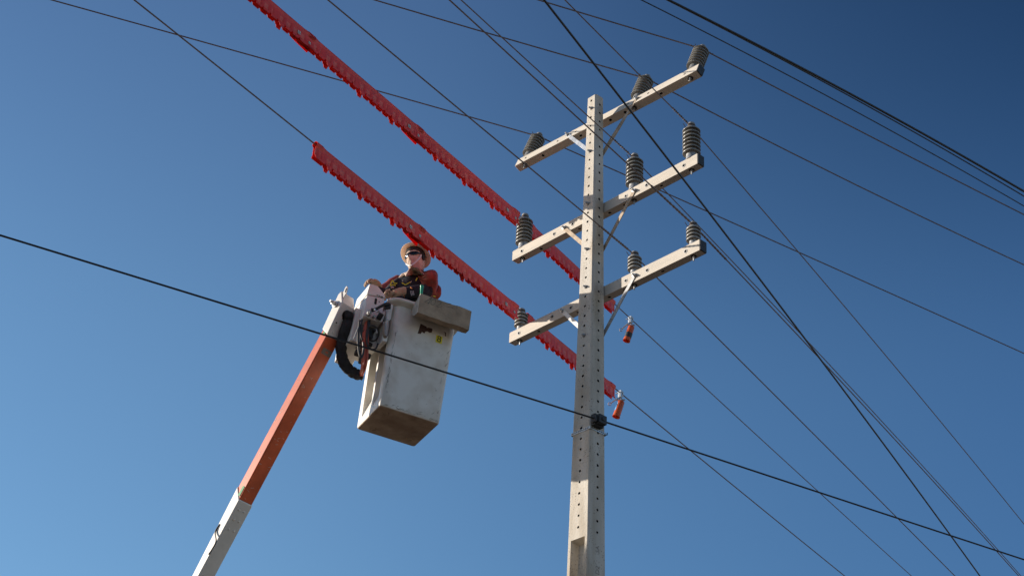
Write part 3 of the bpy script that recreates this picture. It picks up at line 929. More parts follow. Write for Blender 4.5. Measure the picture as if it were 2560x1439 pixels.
for _ in range(12):
    sf = MB()
    a = rng.uniform(.2, 1.8); sidep = lo0 + ud * a - unn * rng.uniform(.02, .09)
    sf.box(sidep + (NB * (-.0006)), ud * rng.uniform(.004, .02), unn * .0014, (NB * (.0003)), 0)
    sf.build('scratch', 'boom_white', boom)

# boom tip head
hdm = MB()
hd_out = [yp(856.7, 755), yp(854.8, 726.5), yp(846, 736), yp(806, 822.5), yp(818.5, 837)]
hdm.prism([p + (NB * (-.004)) for p in hd_out], (NB * (.160)))
head = hdm.build('boom_tip', 'steel_white', lift, bevel=.008)
pv = MB()
c = yp(839, 760, YB - .004)
pv.lathe([(.032, 0), (.032, .012), (.024, .013), (.022, .02)], c, -NB, 20); pv.lathe([(.021, .02), (.021, .045), (.016, .048)], c, -NB, 6); pv.lathe([(.012, .045), (.012, .07)], c, -NB, 12)
pv.build('pivot_bolt', 'galv', head)
ey_ = MB()
pe = [yp(u, v, YB + .004) for u, v in ((857, 746), (856, 735), (863, 718), (867, 714), (868.5, 718), (866, 731))]
ey_.prism(pe, (NB * (.010))); 
ey_.build('lifting_eye', 'steel_white', head, bevel=.002)
eh = MB(); eh.prism([yp(u, v, YB + .0035) for u, v in ((862, 730), (864.5, 721), (866.5, 719), (866.5, 723), (864, 731))], (NB * (-.0008))); eh.build('eye_hole', 'hole', head)
hp2 = MB()
u2 = unit(hd_out[4] - hd_out[0]); n2 = unit(np.cross(u2, (NB * (1))))
if n2[2] > 0: n2 = -n2
hp2.box(hd_out[0] + u2 * .16 + (NB * (.035)) + n2 * .002, u2 * .05, (NB * (.03)), n2 * .002); hp2.lathe([(.007, 0), (.007, .004)], hd_out[0] + u2 * .185 + (NB * (.028)) + n2 * .004, n2, 10, 1)
hp2.build('inspection_plate', ['steel_white', 'hole'], head); hp2 = MB()
hp2.lathe([(.012, 0), (.012, .004), (.006, .006)], hd_out[0] + u2 * .27 + (NB * (.045)) + n2 * .001, n2, 12, 0)
hp2.build('rivet', 'steel_white', head)
# opening the hose sleeve comes out of
ho = MB()
oc = hd_out[0] + u2 * .085 + (NB * (.100))
ho.lathe([(.050, -.001), (.050, .004), (.040, .004), (.040, .0)], oc, n2, 24, 0); ho.lathe([(.040, .0042), (.001, .0043)], oc, n2, 24, 0, caps=False)
ho.build('hose_port', 'black_rubber', head)

# ---- bucket
WB, DB, HB = .548, .556, 1.02
def bucket_ring(z, inset=0.0):
    f = .025 * z / .963 - inset
    r = max(.012, .022 + .062 * max(0, z) / 1.0 - inset * .5)
    x0, x1, y0, y1 = -f, WB + f, -f, DB + f
    if inset: y0 += .125
    pts = []
    def corner(cx, cy, a0):
        for k in range(7):
            a = a0 + math.pi / 2 * k / 6; pts.append([cx + r * math.cos(a), cy + r * math.sin(a)])
    # bottom-left going +x along the -y side
    corner(x0 + r, y0 + r, math.pi)
    dep = min(.115, max(0, .34 * (z - .07))) if inset == 0 else 0
    dep *= 1 if z < .80 else max(0, 1 - (z - .80) / .10)
    xa = [.085, .105, .108, .30, .315, .335, .350, .353, .47, .49]
    dd = [0, 0, 1, 1, 0, 0, 0, 1, 1, 0]
    for x, d in zip(xa, dd): pts.append([x, y0 + dep * d])
    corner(x1 - r, y0 + r, -math.pi / 2)
    for k in range(1, 4): pts.append([x1, y0 + r + (y1 - y0 - 2 * r) * k / 4])
    corner(x1 - r, y1 - r, 0)
    for k in range(1, 4): pts.append([x1 - r - (x1 - x0 - 2 * r) * k / 4, y1])
    corner(x0 + r, y1 - r, math.pi / 2)
    return [bl(p[0], p[1], z) for p in pts]
bk = MB()
# rounded foot, walls, then the inside
zsq = [0.0, .004, .012] + [.03, .055, .07, .08, .10, .14, .2, .3, .4, .5, .6, .7, .78, .80, .83, .86, .90, .95, 1.0, HB]
rings = [[bl(*(np.array([(p - BA) @ BX, (p - BA) @ BY]) * (1 - sh_) + np.array([WB / 2, DB / 2]) * sh_), z) for p in bucket_ring(.02)] for z, sh_ in ((0, .045), (.004, .018), (.012, .005))]
rings += [bucket_ring(z) for z in zsq[3:]]
inner = [bucket_ring(z, .012) for z in (HB, .8, .5, .2, .03)]
rings += inner
nr = len(rings)
bk.loft(rings, 0, caps=True, matf=lambda k, i: (1 if k < 1 else 0))
# the outer base cap
bk.m[-2] = 1
# rust coloured patch where a sticker tore off, and black chips of worn gel coat
XF = WB + .004
def bface(z, off=.0012): return WB + .025 * z / .963 + off
def fpatch(mb, poly, mi=0):
    mb.add([bl(bface(z), y, z) for y, z in poly], [tuple(range(len(poly)))], mi)
def px_poly(us):
    o_ = []
    for u, v in us:
        _, y, z = b_on(u, v, WB + .023); o_.append((y, z))
    return o_
def chip(y, z, L_, w_, ang):
    n = 7; P1, P2 = [], []
    for i in range(n):
        t = i / (n - 1) - .5; jj = rng.uniform(-.45, .45) * w_
        cy, cz = y + math.cos(ang) * t * L_ - math.sin(ang) * jj, z + math.sin(ang) * t * L_ + math.cos(ang) * jj
        hw = w_ * .75 * (1 - abs(t * 2) ** 2) * rng.uniform(.2, 1.1) / 2 + .0003
        P1.append((cy - math.sin(ang) * hw, cz + math.cos(ang) * hw)); P2.append((cy + math.sin(ang) * hw, cz - math.cos(ang) * hw))
    for i in range(n - 1):
        fpatch(bk, [P1[i], P1[i + 1], P2[i + 1], P2[i]], 2)
for _ in range(95):
    e = rng.random()
    if e < .36: chip(rng.uniform(.03, .53), .012 + abs(rng.gauss(0, .018)), rng.uniform(.01, .05), rng.uniform(.002, .006), rng.gauss(0, .2))
    elif e < .58: chip(.022 + abs(rng.gauss(0, .010)), rng.uniform(.04, .75), rng.uniform(.01, .06), rng.uniform(.002, .006), 1.57 + rng.gauss(0, .15))
    elif e < .82: chip(.535 - abs(rng.gauss(0, .03)), rng.uniform(.02, .70), rng.uniform(.008, .06), rng.uniform(.001, .005), 1.57 + rng.gauss(0, .5))
    else: chip(rng.uniform(.05, .5), rng.uniform(.05, .8), rng.uniform(.006, .03), rng.uniform(.001, .003), rng.uniform(0, 3))
bucket = bk.build('bucket', ['bucket', 'bucket_floor', 'scuff'], lift, smooth=42)
for pp in (
    px_poly([(1051.5, 808.5), (1066, 816), (1067.5, 820), (1069, 818.5), (1078, 820), (1081.5, 823), (1079, 831), (1073, 831), (1069, 828), (1064, 828), (1061, 833), (1055, 829), (1052, 834), (1044, 833), (1047, 824)]),
    px_poly([(1108, 829), (1115, 831), (1114.5, 840), (1112.5, 840), (1113, 833)])):
    pt = MB(); fpatch(pt, pp); pt.build('torn_patch', 'rust', bucket)
# moulded feet marks under the base
for x, y in ((.10, .12), (.44, .10), (.44, .45), (.12, .46)):
    ft = MB(); ft.tube([bl(x + .028 * math.cos(a), y + .028 * math.sin(a), -.001) for a in np.linspace(.3, 4.9, 16)], .0032, 6)
    ft.build('base_ring', 'bucket_floor', bucket)
# rolled lip
lp = MB()
def rim(z, o_): 
    pts = bucket_ring(1.0, 0.0); c = bl(WB / 2, DB / 2, 1.0)
    res = []
    for p in pts:
        l_ = p - c; h_ = V(l_ @ BX, l_ @ BY)
        nrm_ = h_ / np.linalg.norm(h_)
        res.append(p + BX * nrm_[0] * o_ * 1.15 + BY * nrm_[1] * o_ * 1.15 + BZ * (z - 1.0))
    return res
lp.loft([rim(.985, .001), rim(1.000, .036), rim(1.006, .052), rim(1.018, .057), rim(1.034, .053), rim(1.042, .038), rim(1.042, .0), rim(1.03, -.016), rim(.99, -.014)], 0, caps=False)
lp.build('rim', 'bucket', bucket, smooth=60)
# yellow number sticker
ns = MB()
_, ys, zs_ = b_on(1097.5, 848, WB + .021)
ns.box(bl(bface(zs_, .0014), ys, zs_), BX * .0006, BY * .030, BZ * .036, 0)
text_mesh(ns, '8', bl(bface(zs_, .0024), ys, zs_), BY, BZ, .088, 1, .001)
ns.build('number_sticker', ['yellow', 'black_ink'], bucket)

# ---- control console and bracket between boom tip and bucket
cs_ = MB()
poly = [(-.272, .790), (-.270, 1.020), (-.105, 1.043), (-.100, .790)]
cs_.prism([bl(.20, y, z) for y, z in poly], BX * .31)
console = cs_.build('control_console', 'steel_white', lift, bevel=.006)
ld = MB()
poly = [(-.274, 1.024), (-.264, 1.140), (-.190, 1.142), (-.118, 1.085), (-.100, 1.048)]
ld.prism([bl(.195, y, z) for y, z in poly], BX * .318)
ld.build('lid', 'steel_white', console, bevel=.006)
sl_ = MB()
def xpt(u, v, x): return on_plane(u, v, bl(x, 0, 0), BX)
XC = .5115
def slot(u, v, w_, h_, n=16):
    c = xpt(u, v, XC); sl_.lathe([(w_, 0), (w_, .001)], c, BX, 16)
    return c
c1 = xpt(940, 748, XC); c2 = xpt(938.5, 758, XC)
ring = [c1 + .011 * (math.cos(a) * BY + math.sin(a) * BZ) for a in np.linspace(0, math.pi, 9)] + [c2 + .011 * (math.cos(a) * BY + math.sin(a) * BZ) for a in np.linspace(math.pi, 2 * math.pi, 9)]
sl_.prism(ring, BX * .0012); sl_.build('slot', 'hole', console)
for a_s in ((948, 754, .005), (928, 731.5, .004), (947, 740.5, .003), (911, 780, .003)):
    sl_ = MB(); slot(*a_s, 0); sl_.build('small_hole', 'hole', console)
lt_ = MB()
for a, b_ in (((941.5, 737), (945.5, 738.3)), ((947, 738.5), (951, 740.5)), ((952, 740.5), (958, 743))):
    lt_.box((xpt(*a, .514) + xpt(*b_, .514)) / 2, (xpt(*b_, .514) - xpt(*a, .514)) / 2, BZ * .004, BX * .0006)
lt_.build('worn_lettering', 'black_ink', console)
# bracket
br = MB()
br.aabb((.08, -.315, .60), (.40, -.06, .93), 0, BF)
br.prism([bl(.10, -.31, .93), bl(.10, -.31, .60), bl(.02, -.31, .55), bl(.0, -.31, .80)], BY * .16)
br.aabb((.14, -.10, .66), (.40, -.035, .95), 0, BF)
bracket = br.build('mounting_bracket', 'steel_white', lift, bevel=.006)
lk = MB(); lk.tube([bl(.28, -.36, .84), bl(.28, -.22, .84)], .075, 24); lk.tube([bl(.28, -.34, .84), bl(.28, -.30, .84)], .088, 24)
lk.build('pivot', 'valve', bracket)
bp_ = MB()
bp_.aabb((.40, -.075, .60), (.562, -.035, .98), 0, BF)
bp_.build('side_plate', 'steel_white', bracket, bevel=.004)
# valve block, fittings, dark pipes below the console
vb = MB()
vb.aabb((.28, -.235, .60), (.40, -.11, .79), 0, BF)
vb.aabb((.40, -.20, .66), (.43, -.13, .76), 0, BF)
vb.tube([bl(.36, -.24, .52), bl(.36, -.10, .52)], .03, 16); vb.tube([bl(.33, -.16, .45), bl(.36, -.17, .62)], .028, 14); vb.tube([bl(.42, -.21, .62), bl(.42, -.12, .60)], .018, 12)
for y, z in ((-.22, .70), (-.15, .66), (-.19, .58), (-.13, .74)):
    vb.tube([bl(.38, y, z), bl(.46, y, z)], .014, 12)
vb.build('valve_block', 'valve', bracket, bevel=.004)
# bar with sockets under the console
sk = MB()
def xb(u, v, x=.525): return xpt(u, v, x)
sk.prism([xb(908, 789), xb(911, 773), xb(928, 778), xb(940, 790), xb(962, 775), xb(964, 785), xb(955, 805), xb(940, 802)], -BX * .02)
ske = sk.build('socket_plate', 'steel_white', console, bevel=.002)
so_ = MB()
so_.tube([xb(921, 785, .53), xb(925, 780, .60)], [.022, .020], 16, 0); so_.tube([xb(925, 780, .60), xb(926, 779, .62)], .011, 12, 0)
so_.tube([xb(946, 797, .53), xb(954, 784, .57)], [.024, .024], 16, 1); so_.tube([xb(933, 793, .53), xb(937, 790, .56)], .012, 10, 0)
so_.build('fitting', ['galv_dull', 'valve'], ske, smooth=40)
# black lever
lv = MB()
lv.tube(smoothpath([xb(928, 775, .60), xb(937, 773.5, .61), xb(951, 766, .62), xb(963, 761, .62), xb(973, 760, .61)], 4), [.018, .019, .017, .014, .012, .0125, .013, .013, .013, .013, .014, .015, .017, .017, .017, .016, .013][:17], 12)
lv.tube([xb(962, 770, .60), xb(974, 768, .60)], .016, 12); lv.tube([xb(974, 760, .6), xb(973, 771, .6)], .013, 10)
lv.lathe([(.008, 0), (.008, .006)], xb(937, 774, .64), BX, 8, 1)
lv.build('lever', ['black_rubber', 'galv'], console)
sp = MB(); sp.lathe([(.012, 0), (.014, .008), (.004, .016)], xb(944.5, 778.5, .545), BX, 16); sp.build('screw_cap', 'galv', console); sp = MB(); sp.lathe([(.010, 0), (.010, .005), (.004, .008)], bl(.563, -.058, .815), BX, 14)
sp.build('screw_cap', 'galv', console)
# tool hooks
hk = MB()
def ustrap(pts, w_, m_i, x0=.58):
    P = smoothpath([xpt(u, v, x0) for u, v in pts], 5)
    rings_ = []
    for i, p in enumerate(P):
        t = unit(P[min(i + 1, len(P) - 1)] - P[max(i - 1, 0)]); s2 = unit(np.cross(t, BX))
        rings_.append([p - s2 * .003 - BX * w_, p + s2 * .003 - BX * w_, p + s2 * .003 + BX * w_, p - s2 * .003 + BX * w_])
    hk.loft(rings_, m_i)
ustrap([(975, 800), (974.5, 815), (971, 834), (965.5, 842), (960, 838), (958.5, 822), (960.5, 806)], .020, 0)
hk.prism([xpt(957, 804, .575), xpt(965, 806, .575), xpt(965, 826, .575), xpt(963, 839, .575), xpt(958, 832, .575)], BX * .003, 1)
hk.lathe([(.010, 0), (.010, .008)], xpt(961.5, 808.5, .58), BX, 8, 1)
hk.build('tool_hook', ['dirt_plate', 'galv_dull'], bracket, smooth=50)
# hoses
hs = MB()
def dp(u, v, d=14.15): return at(u, v, d)
path = smoothpath([oc + V(.03, 0, .02), oc + n2 * .03, dp(872, 800, 14.18), dp(866, 818, 14.15), dp(858, 842), dp(853, 868), dp(855, 892), dp(863, 912), dp(876, 926), dp(892, 935), dp(906, 936)], 7)
rs_ = [.050 + .0022 * math.sin(i * 1.1) + rng.uniform(-.0028, .0028) for i in range(len(path))]
rs_ = [r_ * (.78 if i < 14 else 1.0) for i, r_ in enumerate(rs_)]
rings_ = []
hs.tube(path, rs_, 18, 0, squash=.9)
hs.tube([path[-1], path[-1] + unit(path[-1] - path[-2]) * .012], [.046, .030], 18, 0)
hs.build('hose_sleeve', 'black_fabric', lift, smooth=70)
for j in range(6):
    h1 = MB(); o_ = (j - 2.5) * 2.6; dj = 14.12 + .02 * (j % 3)
    xx_ = .44 + .02 * (j % 3)
    h1.tube(smoothpath([dp(903 + o_ * .4, 936 + (j % 2) * 3, 14.12), xpt(908 + o_ * .75, 922, xx_ - .04), xpt(912 + o_ * .95, 898, xx_), xpt(913 + o_, 868, xx_), xpt(914 + o_ * .9, 836, xx_), xpt(918 + o_ * .6, 806, xx_), xpt(922, 796, .40)], 6), .0075, 8)
    h1.build('hydraulic_hose', 'hose_red', lift)
for pth, r_ in (([(899, 800), (897, 825), (895, 850), (897, 876), (901, 893), (906, 888), (909, 872), (908, 855)], .010),
                ([(905, 798), (903, 815), (903, 838), (906, 850)], .009),
                ([(921, 800), (920, 828), (917, 850), (921, 866), (930, 873), (940, 870), (945, 858)], .008),
                ([(925, 800), (922, 815), (916, 835), (917, 846)], .008),
                ([(907, 795), (902, 806), (894, 822), (884, 848)], .006)):
    h2 = MB(); h2.tube(smoothpath([xpt(u, v, .50) for u, v in pth], 6), r_, 10)
    h2.build('hose', 'hose_black' if r_ != .006 else 'galv_dull', lift)
rgm = MB(); cc = xpt(931.5, 833, .50); s1 = CR; s2 = CU
rgm.tube([cc + .053 * (math.cos(a) * s1 + 1.25 * math.sin(a) * s2) for a in np.linspace(0, 2 * math.pi, 36)], .0075, 10, 0)
rgm.tube([xpt(942, 822, .505), xpt(943.5, 832, .505)], .010, 10, 1)
rgm.build('hose_loop', ['hose_black', 'galv'], lift)

# ------------------------------------------------------------------ tool tray hooked on the rim, and the bottle in it
tr = thing('tool_tray', 'dirty tan box with pencilled 402 hung on the bucket rim', 'tray', tuple(bl(.68, .38, .85)))
tb = MB()
x0, x1, y0, y1, z0, z1 = .600, .765, .128, .622, .842, 1.050
outl = [(x0, z1), (x0, z0 + .068), (x0 + .02, z0 + .058), (x1 - .075, z0 + .016), (x1, z0 + .014), (x1, z1)]
def tring(y, ins=0, k=0):
    return [bl(x + (ins if x == x0 else (-ins if x == x1 else 0)), y, z + k * .010 + (ins if z < .9 else 0)) for x, z in outl]
ys_ = np.linspace(y0, y1, 9)
ro = [[bl(x + (.004 * math.sin(j * 1.3) if x == x1 else 0), y, z + (.003 * math.sin(j * 2.1 + 1)) + (.006 * (y - y0))) for x, z in outl] for j, y in enumerate(ys_)]
tb.loft(ro, 0, caps=False, closed=False)
ri = [[bl(np.clip(x, x0 + .008, x1 - .008), min(max(y, y0 + .008), y1 - .008), max(z, z0 + .075)) for x, z in outl] for y in ys_]
tb.loft(ri, 0, caps=False, closed=False)
for e in (0, len(outl) - 1):
    tb.loft([[a[e], b[e]] for a, b in zip(ro, ri)], 0, caps=False, closed=False)
# end walls, the near one with a torn dipping top edge
for yy, yi, mi in ((ys_[0], y0 + .008, 1), (ys_[-1], y1 - .008, 0)):
    k = 0 if mi == 1 else -1
    pts_ = list(ro[k])
    dip = [bl(x1 - .03, yy, z1 - .008), bl(x1 - .07, yy, z1 - .030), bl(x1 - .11, yy, z1 - .034), bl(x1 - .14, yy, z1 - .045)]
    poly_ = pts_[:1] + pts_[1:] + dip
    poly_[0] = bl(x0, yy, z1 - .05)
    tb.prism(poly_, BY * (.008 if mi == 1 else -.008), mi)
tray = tb.build('box_body', ['tray', 'tray_end'], tr, smooth=30)
hk2 = MB()
for y in (.22, .50):
    hk2.prism([bl(.595, y, .98), bl(.600, y, 1.055), bl(.545, y, 1.062), bl(.545, y, 1.02), bl(.551, y, 1.02), bl(.551, y, 1.056), bl(.594, y, 1.050)], BY * .03)
hk2.build('hook', 'galv_dull', tr)
wr = MB()
def stroke(pts, r_=.0016):
    P = [on_plane(u, v, bl(x1 + .0045, 0, 0), BX) for u, v in pts]
    wr.tube(smoothpath(P, 4), r_, 5)
stroke([(1080, 742), (1070, 750), (1062, 754.5), (1074, 757)]); stroke([(1081, 740.5), (1076, 750), (1069, 762)], .0019)
stroke([(1087, 747), (1080, 750), (1077.5, 758), (1082, 762.5), (1088, 757), (1089, 750), (1087, 747)])
stroke([(1093, 753), (1099, 751), (1103.5, 754), (1100, 761), (1092, 764), (1097, 767.5), (1103, 766), (1105, 764.5)])
stroke([(1113, 757), (1120, 757.5), (1128, 759.5)], .0013); stroke([(1115, 765.5), (1124, 767), (1133, 769)], .0013); stroke([(1143, 764), (1142, 772)], .0013)
stroke([(1064, 752), (1078, 746), (1083, 741)], .0010)
wr.build('pencil_number', 'pencil', tray)

bt = thing('green_bottle', 'small green plastic cup standing up from the corner of the tan box', 'bottle', tuple(bl(.735, .150, 1.0)))
bb = MB()
c_ = at(1056.0, 722, 14.02)
bbase = bl(.738, .158, .86)
btop = xpt(1055.2, 714.5, .738)
axb = unit(btop - bbase); Lb = np.linalg.norm(btop - bbase)
bb.lathe([(.008, 0), (.010, .004), (.0105, Lb - .14), (.0125, Lb - .06), (.0165, Lb - .004), (.0172, Lb), (.0155, Lb), (.0115, Lb - .05)], bbase, axb, 20)
bb.build('cup', 'bottle', bt, smooth=50)

# ------------------------------------------------------------------ the lineman
def skin_obj(name, nodes, edges, m_, parent, levels=2, root_i=0):
    me = bpy.data.meshes.new(name)
    r_ = parent
    while r_.name not in ROOTM: r_ = r_.parent
    off = ROOTM[r_.name]
    me.from_pydata([tuple(np.array(p) - off) for p, r in nodes], edges, [])
    bm = bmesh.new(); bm.from_mesh(me); lay = bm.verts.layers.skin.verify()
    bm.verts.ensure_lookup_table()
    for v_, (p, r) in zip(bm.verts, nodes):
        v_[lay].radius = (r, r) if not isinstance(r, tuple) else r
        v_[lay].use_root = (v_.index == root_i)
    bm.to_mesh(me); bm.free()
    me.materials.append(M[m_])
    o = link(bpy.data.objects.new(name, me)); o.parent = parent
    sk_ = o.modifiers.new('skin', 'SKIN'); sk_.use_smooth_shade = True; sk_.branch_smoothing = .4
    ss = o.modifiers.new('sub', 'SUBSURF'); ss.levels = levels; ss.render_levels = levels
    return o
pf = unit(V(.40, -.917, 0)); plft = unit(V(.917, .40, 0)); UPV = V(0, 0, 1)
feet = bl(.27, .28, .035)
per = thing('person', 'worker standing in the bucket, tan hood, sunglasses, cream hard hat and brick red rubber sleeves', 'person', tuple(feet))
pel = feet + UPV * .95
neck = V(-1.262, -.995, -1.845)
chest = V(-1.262, -1.01, -2.02)
belly = feet + UPV * 1.12 + pf * .01
Ls, Rs = at(1069, 699, 14.70), at(997, 708, 14.72)
Le, Lw = at(1070, 736, 14.62), at(1008, 732, 14.42)
Re, Rw = at(966, 737, 14.60), at(941, 722, 14.42)
nodes = [(pel, (.155, .125)), (belly, (.150, .120)), (chest, (.150, .125)), (neck - UPV * .02, .075), (neck + UPV * .06, .058), (neck + UPV * .14 + pf * .015, .070),
         (Ls, .068), (Le, .052), (Lw, .036), (Rs, .076), (Re, .052), (Rw, .036),
         (pel + plft * .10 - UPV * .06, .095), (feet + plft * .11 + UPV * .50 + pf * .02, .065), (feet + plft * .12 + UPV * .09, .045), (feet + plft * .13 + UPV * .04 + pf * .12, .035),
         (pel - plft * .10 - UPV * .06, .095), (feet - plft * .11 + UPV * .50 + pf * .02, .065), (feet - plft * .12 + UPV * .09, .045), (feet - plft * .13 + UPV * .04 + pf * .12, .035)]
edges = [(0, 1), (1, 2), (2, 3), (3, 4), (4, 5), (2, 6), (6, 7), (7, 8), (2, 9), (9, 10), (10, 11), (0, 12), (12, 13), (13, 14), (14, 15), (0, 16), (16, 17), (17, 18), (18, 19)]
body = skin_obj('body', nodes, edges, 'navy', per)

# head, hood and hat in the head's own frame
hc = at(1039, 649, 14.68)
pit = RAD(-3); rol = RAD(5)
HFw = unit(pf * math.cos(pit) + UPV * math.sin(pit)); HUp = unit(-pf * math.sin(pit) + UPV * math.cos(pit))
# turned a little further to his right
yw = RAD(-6)
HL = unit(np.cross(HUp, HFw)); 
if HL @ plft < 0: HL = -HL
HFw = unit(HFw * math.cos(yw) + HL * math.sin(yw)); HL = unit(HL - HFw * (HL @ HFw))
HUp2 = unit(HUp * math.cos(rol) - HL * math.sin(rol)); HL = unit(HL * math.cos(rol) + HUp * math.sin(rol)); HUp = HUp2
def hp_(x, y, z): return hc + HL * x + HFw * y + HUp * z
hood = MB()
NR = 36
def face_r(z, a):
    """radius of the covered head at height z, angle a (0 = forward)"""
    t = (z + .125) / .235
    wx = .0755 * (1 - .55 * max(0, (-.02 - z) / .11) ** 2) * (1 - .35 * max(0, (z - .05) / .07) ** 2)
    wy = .098 * (1 - .34 * max(0, (-.04 - z) / .09) ** 2) * (1 - .35 * max(0, (z - .05) / .07) ** 2)
    x, y = wx * math.sin(a), wy * math.cos(a)
    # nose, cheeks, chin
    nose = math.exp(-(a / .20) ** 2) * math.exp(-((z + .028) / .020) ** 2) * .026 + math.exp(-(a / .13) ** 2) * math.exp(-((z + .005) / .022) ** 2) * .012
    chin = math.exp(-(a / .35) ** 2) * math.exp(-((z + .098) / .018) ** 2) * .010
    cheek = -math.exp(-((abs(a) - .55) / .25) ** 2) * math.exp(-((z + .070) / .03) ** 2) * .006
    eye = -math.exp(-((abs(a) - .38) / .2) ** 2) * math.exp(-((z - .010) / .014) ** 2) * .008
    fold = .0022 * math.sin(a * 5 + z * 130) * max(0, -z / .1) + .0016 * math.sin(a * 9 - z * 90)
    x += fold * math.sin(a); y += fold * math.cos(a)
    y += nose + chin + (cheek + eye) * math.cos(a); x += (cheek + eye) * math.sin(a)
    return x, y
hat_c = hp_(0, -.012, .056); HT = RAD(23)
QF = unit(HFw * math.cos(HT) + HUp * math.sin(HT)); QU = unit(-HFw * math.sin(HT) + HUp * math.cos(HT))
def hq_(x, y, z): return hat_c + HL * x + QF * y + QU * (z - .050)
rings_ = []
for z in [-.122, -.115, -.105, -.095, -.085, -.075, -.065, -.055, -.045, -.038, -.030, -.022, -.014, -.006, .002, .010, .020, .032, .045, .060]:
    rings_.append([hp_(*face_r(z, 2 * math.pi * k / NR), z) for k in range(NR)])
# neck and the loose skirt of the hood, wrinkled, over the collar
nk = []
tgt = neck
for j, (f, rr_, amp) in enumerate(((1.55, 2.05, .022), (1.25, 1.85, .019), (.98, 1.55, .015), (.70, 1.30, .011), (.42, 1.14, .008), (.18, 1.04, .004))):
    c = (hp_(0, -.004, -.118)) * (1 - f) + (tgt + pf * .03 - UPV * .020) * f
    ring = []
    for k in range(NR):
        a = 2 * math.pi * k / NR
        wv = amp * math.sin(a * 6 + 1.3 + .5 * j) + amp * .6 * math.sin(a * 11 + j)
        rx = .072 * rr_ + wv; ry = .078 * rr_ + wv
        d = plft * math.sin(a) * rx + pf * math.cos(a) * ry
        drop = .034 * f * (.5 + .5 * math.cos(a)) + wv * 1.0 * f
        ring.append(c + d - UPV * drop * 1.3)
    nk.append(ring)
hood.loft(nk + rings_, 0, caps=False)
hood.loft([nk[0], [p * .5 + tgt * .5 for p in nk[0]]], 0, caps=False)
hood.build('hood', 'balaclava', body, smooth=70, sub=1)
# skull top and liner
sk2 = MB()
sk2.loft([[hp_(.079 * math.sin(a) * f, .101 * math.cos(a) * f, z) for a in [2 * math.pi * k / 32 for k in range(32)]] for z, f in ((.044, 1.02), (.055, 1.05), (.080, 1.0), (.10, .8), (.11, .4))], 0)
for s_ in (-1, 1):
    sk2.box(hp_(s_ * .082, .0, .012), HL * .006, HFw * .016, HUp * .040)
    sk2.tube([hp_(s_ * .075, .040, .045), hp_(s_ * .082, .02, .02), hp_(s_ * .078, -.01, -.02)], .006, 6)
sk2.build('hat_liner', 'liner', body, smooth=50)
# sunglasses
gl = MB()
def fr_(z, a, o=.004):
    x, y = face_r(z, a); n_ = math.hypot(x, y); return hp_(x * (1 + o / n_), y * (1 + o / n_), z)
for s_ in (-1, 1):
    rings2 = []
    for a in np.linspace(.10, 1.12, 12):
        t = (a - .10) / 1.02
        hh = .0195 * math.sin(math.pi * min(1, .16 + t * .86)) ** .55 + .002
        zc = .010 + .004 * t
        x, y = face_r(.012, s_ * a); o_ = .010
        n_ = math.hypot(x, y)
        rings2.append([hp_(x * (1 + o_ / n_), y * (1 + o_ / n_) + .002, zc - hh), hp_(x * (1 + (o_ + .006) / n_), y * (1 + (o_ + .006) / n_) + .002, zc), hp_(x * (1 + (o_ + .001) / n_), y * (1 + (o_ + .001) / n_), zc + hh * .85)])
    gl.loft(rings2, 0, caps=False, closed=False)
    x, y = face_r(.012, s_ * 1.12)
    gl.tube([hp_(x * 1.12, y * 1.12, .016), hp_(s_ * .088, .0, .020), hp_(s_ * .086, -.05, .016)], .0045, 6)
gl.tube([hp_(*[c * 1.08 for c in face_r(.014, a)], .018) for a in np.linspace(-.14, .14, 6)], .005, 6)
gl.build('sunglasses', 'glass', body, smooth=60)
fb = MB()   # pale brow band between lenses and hat
fb.loft([[fr_(z, a, .0035) for a in np.linspace(-.8, .8, 14)] for z in (.030, .038, .044)], 0, caps=False, closed=False)
fb.build('brow', 'balaclava', body)
# chin strap
cs2 = MB()
for s_ in (-1, 1):
    pth = [fr_(.030, s_ * 1.38, .008), fr_(-.010, s_ * 1.22, .005), fr_(-.050, s_ * .98, .006), fr_(-.085, s_ * .65, .006), fr_(-.106, s_ * .25, .006), fr_(-.109, 0, .006)]
    P = smoothpath(pth, 5); rr2 = []
    for i, p in enumerate(P):
        t = unit(P[min(i + 1, len(P) - 1)] - P[max(i - 1, 0)]); nn_ = unit(p - hp_(0, 0, (p - hc) @ HUp)); s3 = unit(np.cross(t, nn_))
        rr2.append([p - s3 * .0065, p + s3 * .0065, p + s3 * .0065 + nn_ * .002, p - s3 * .0065 + nn_ * .002])
    cs2.loft(rr2, 0)
cs2.build('chin_strap', 'strap_white', body, smooth=60)
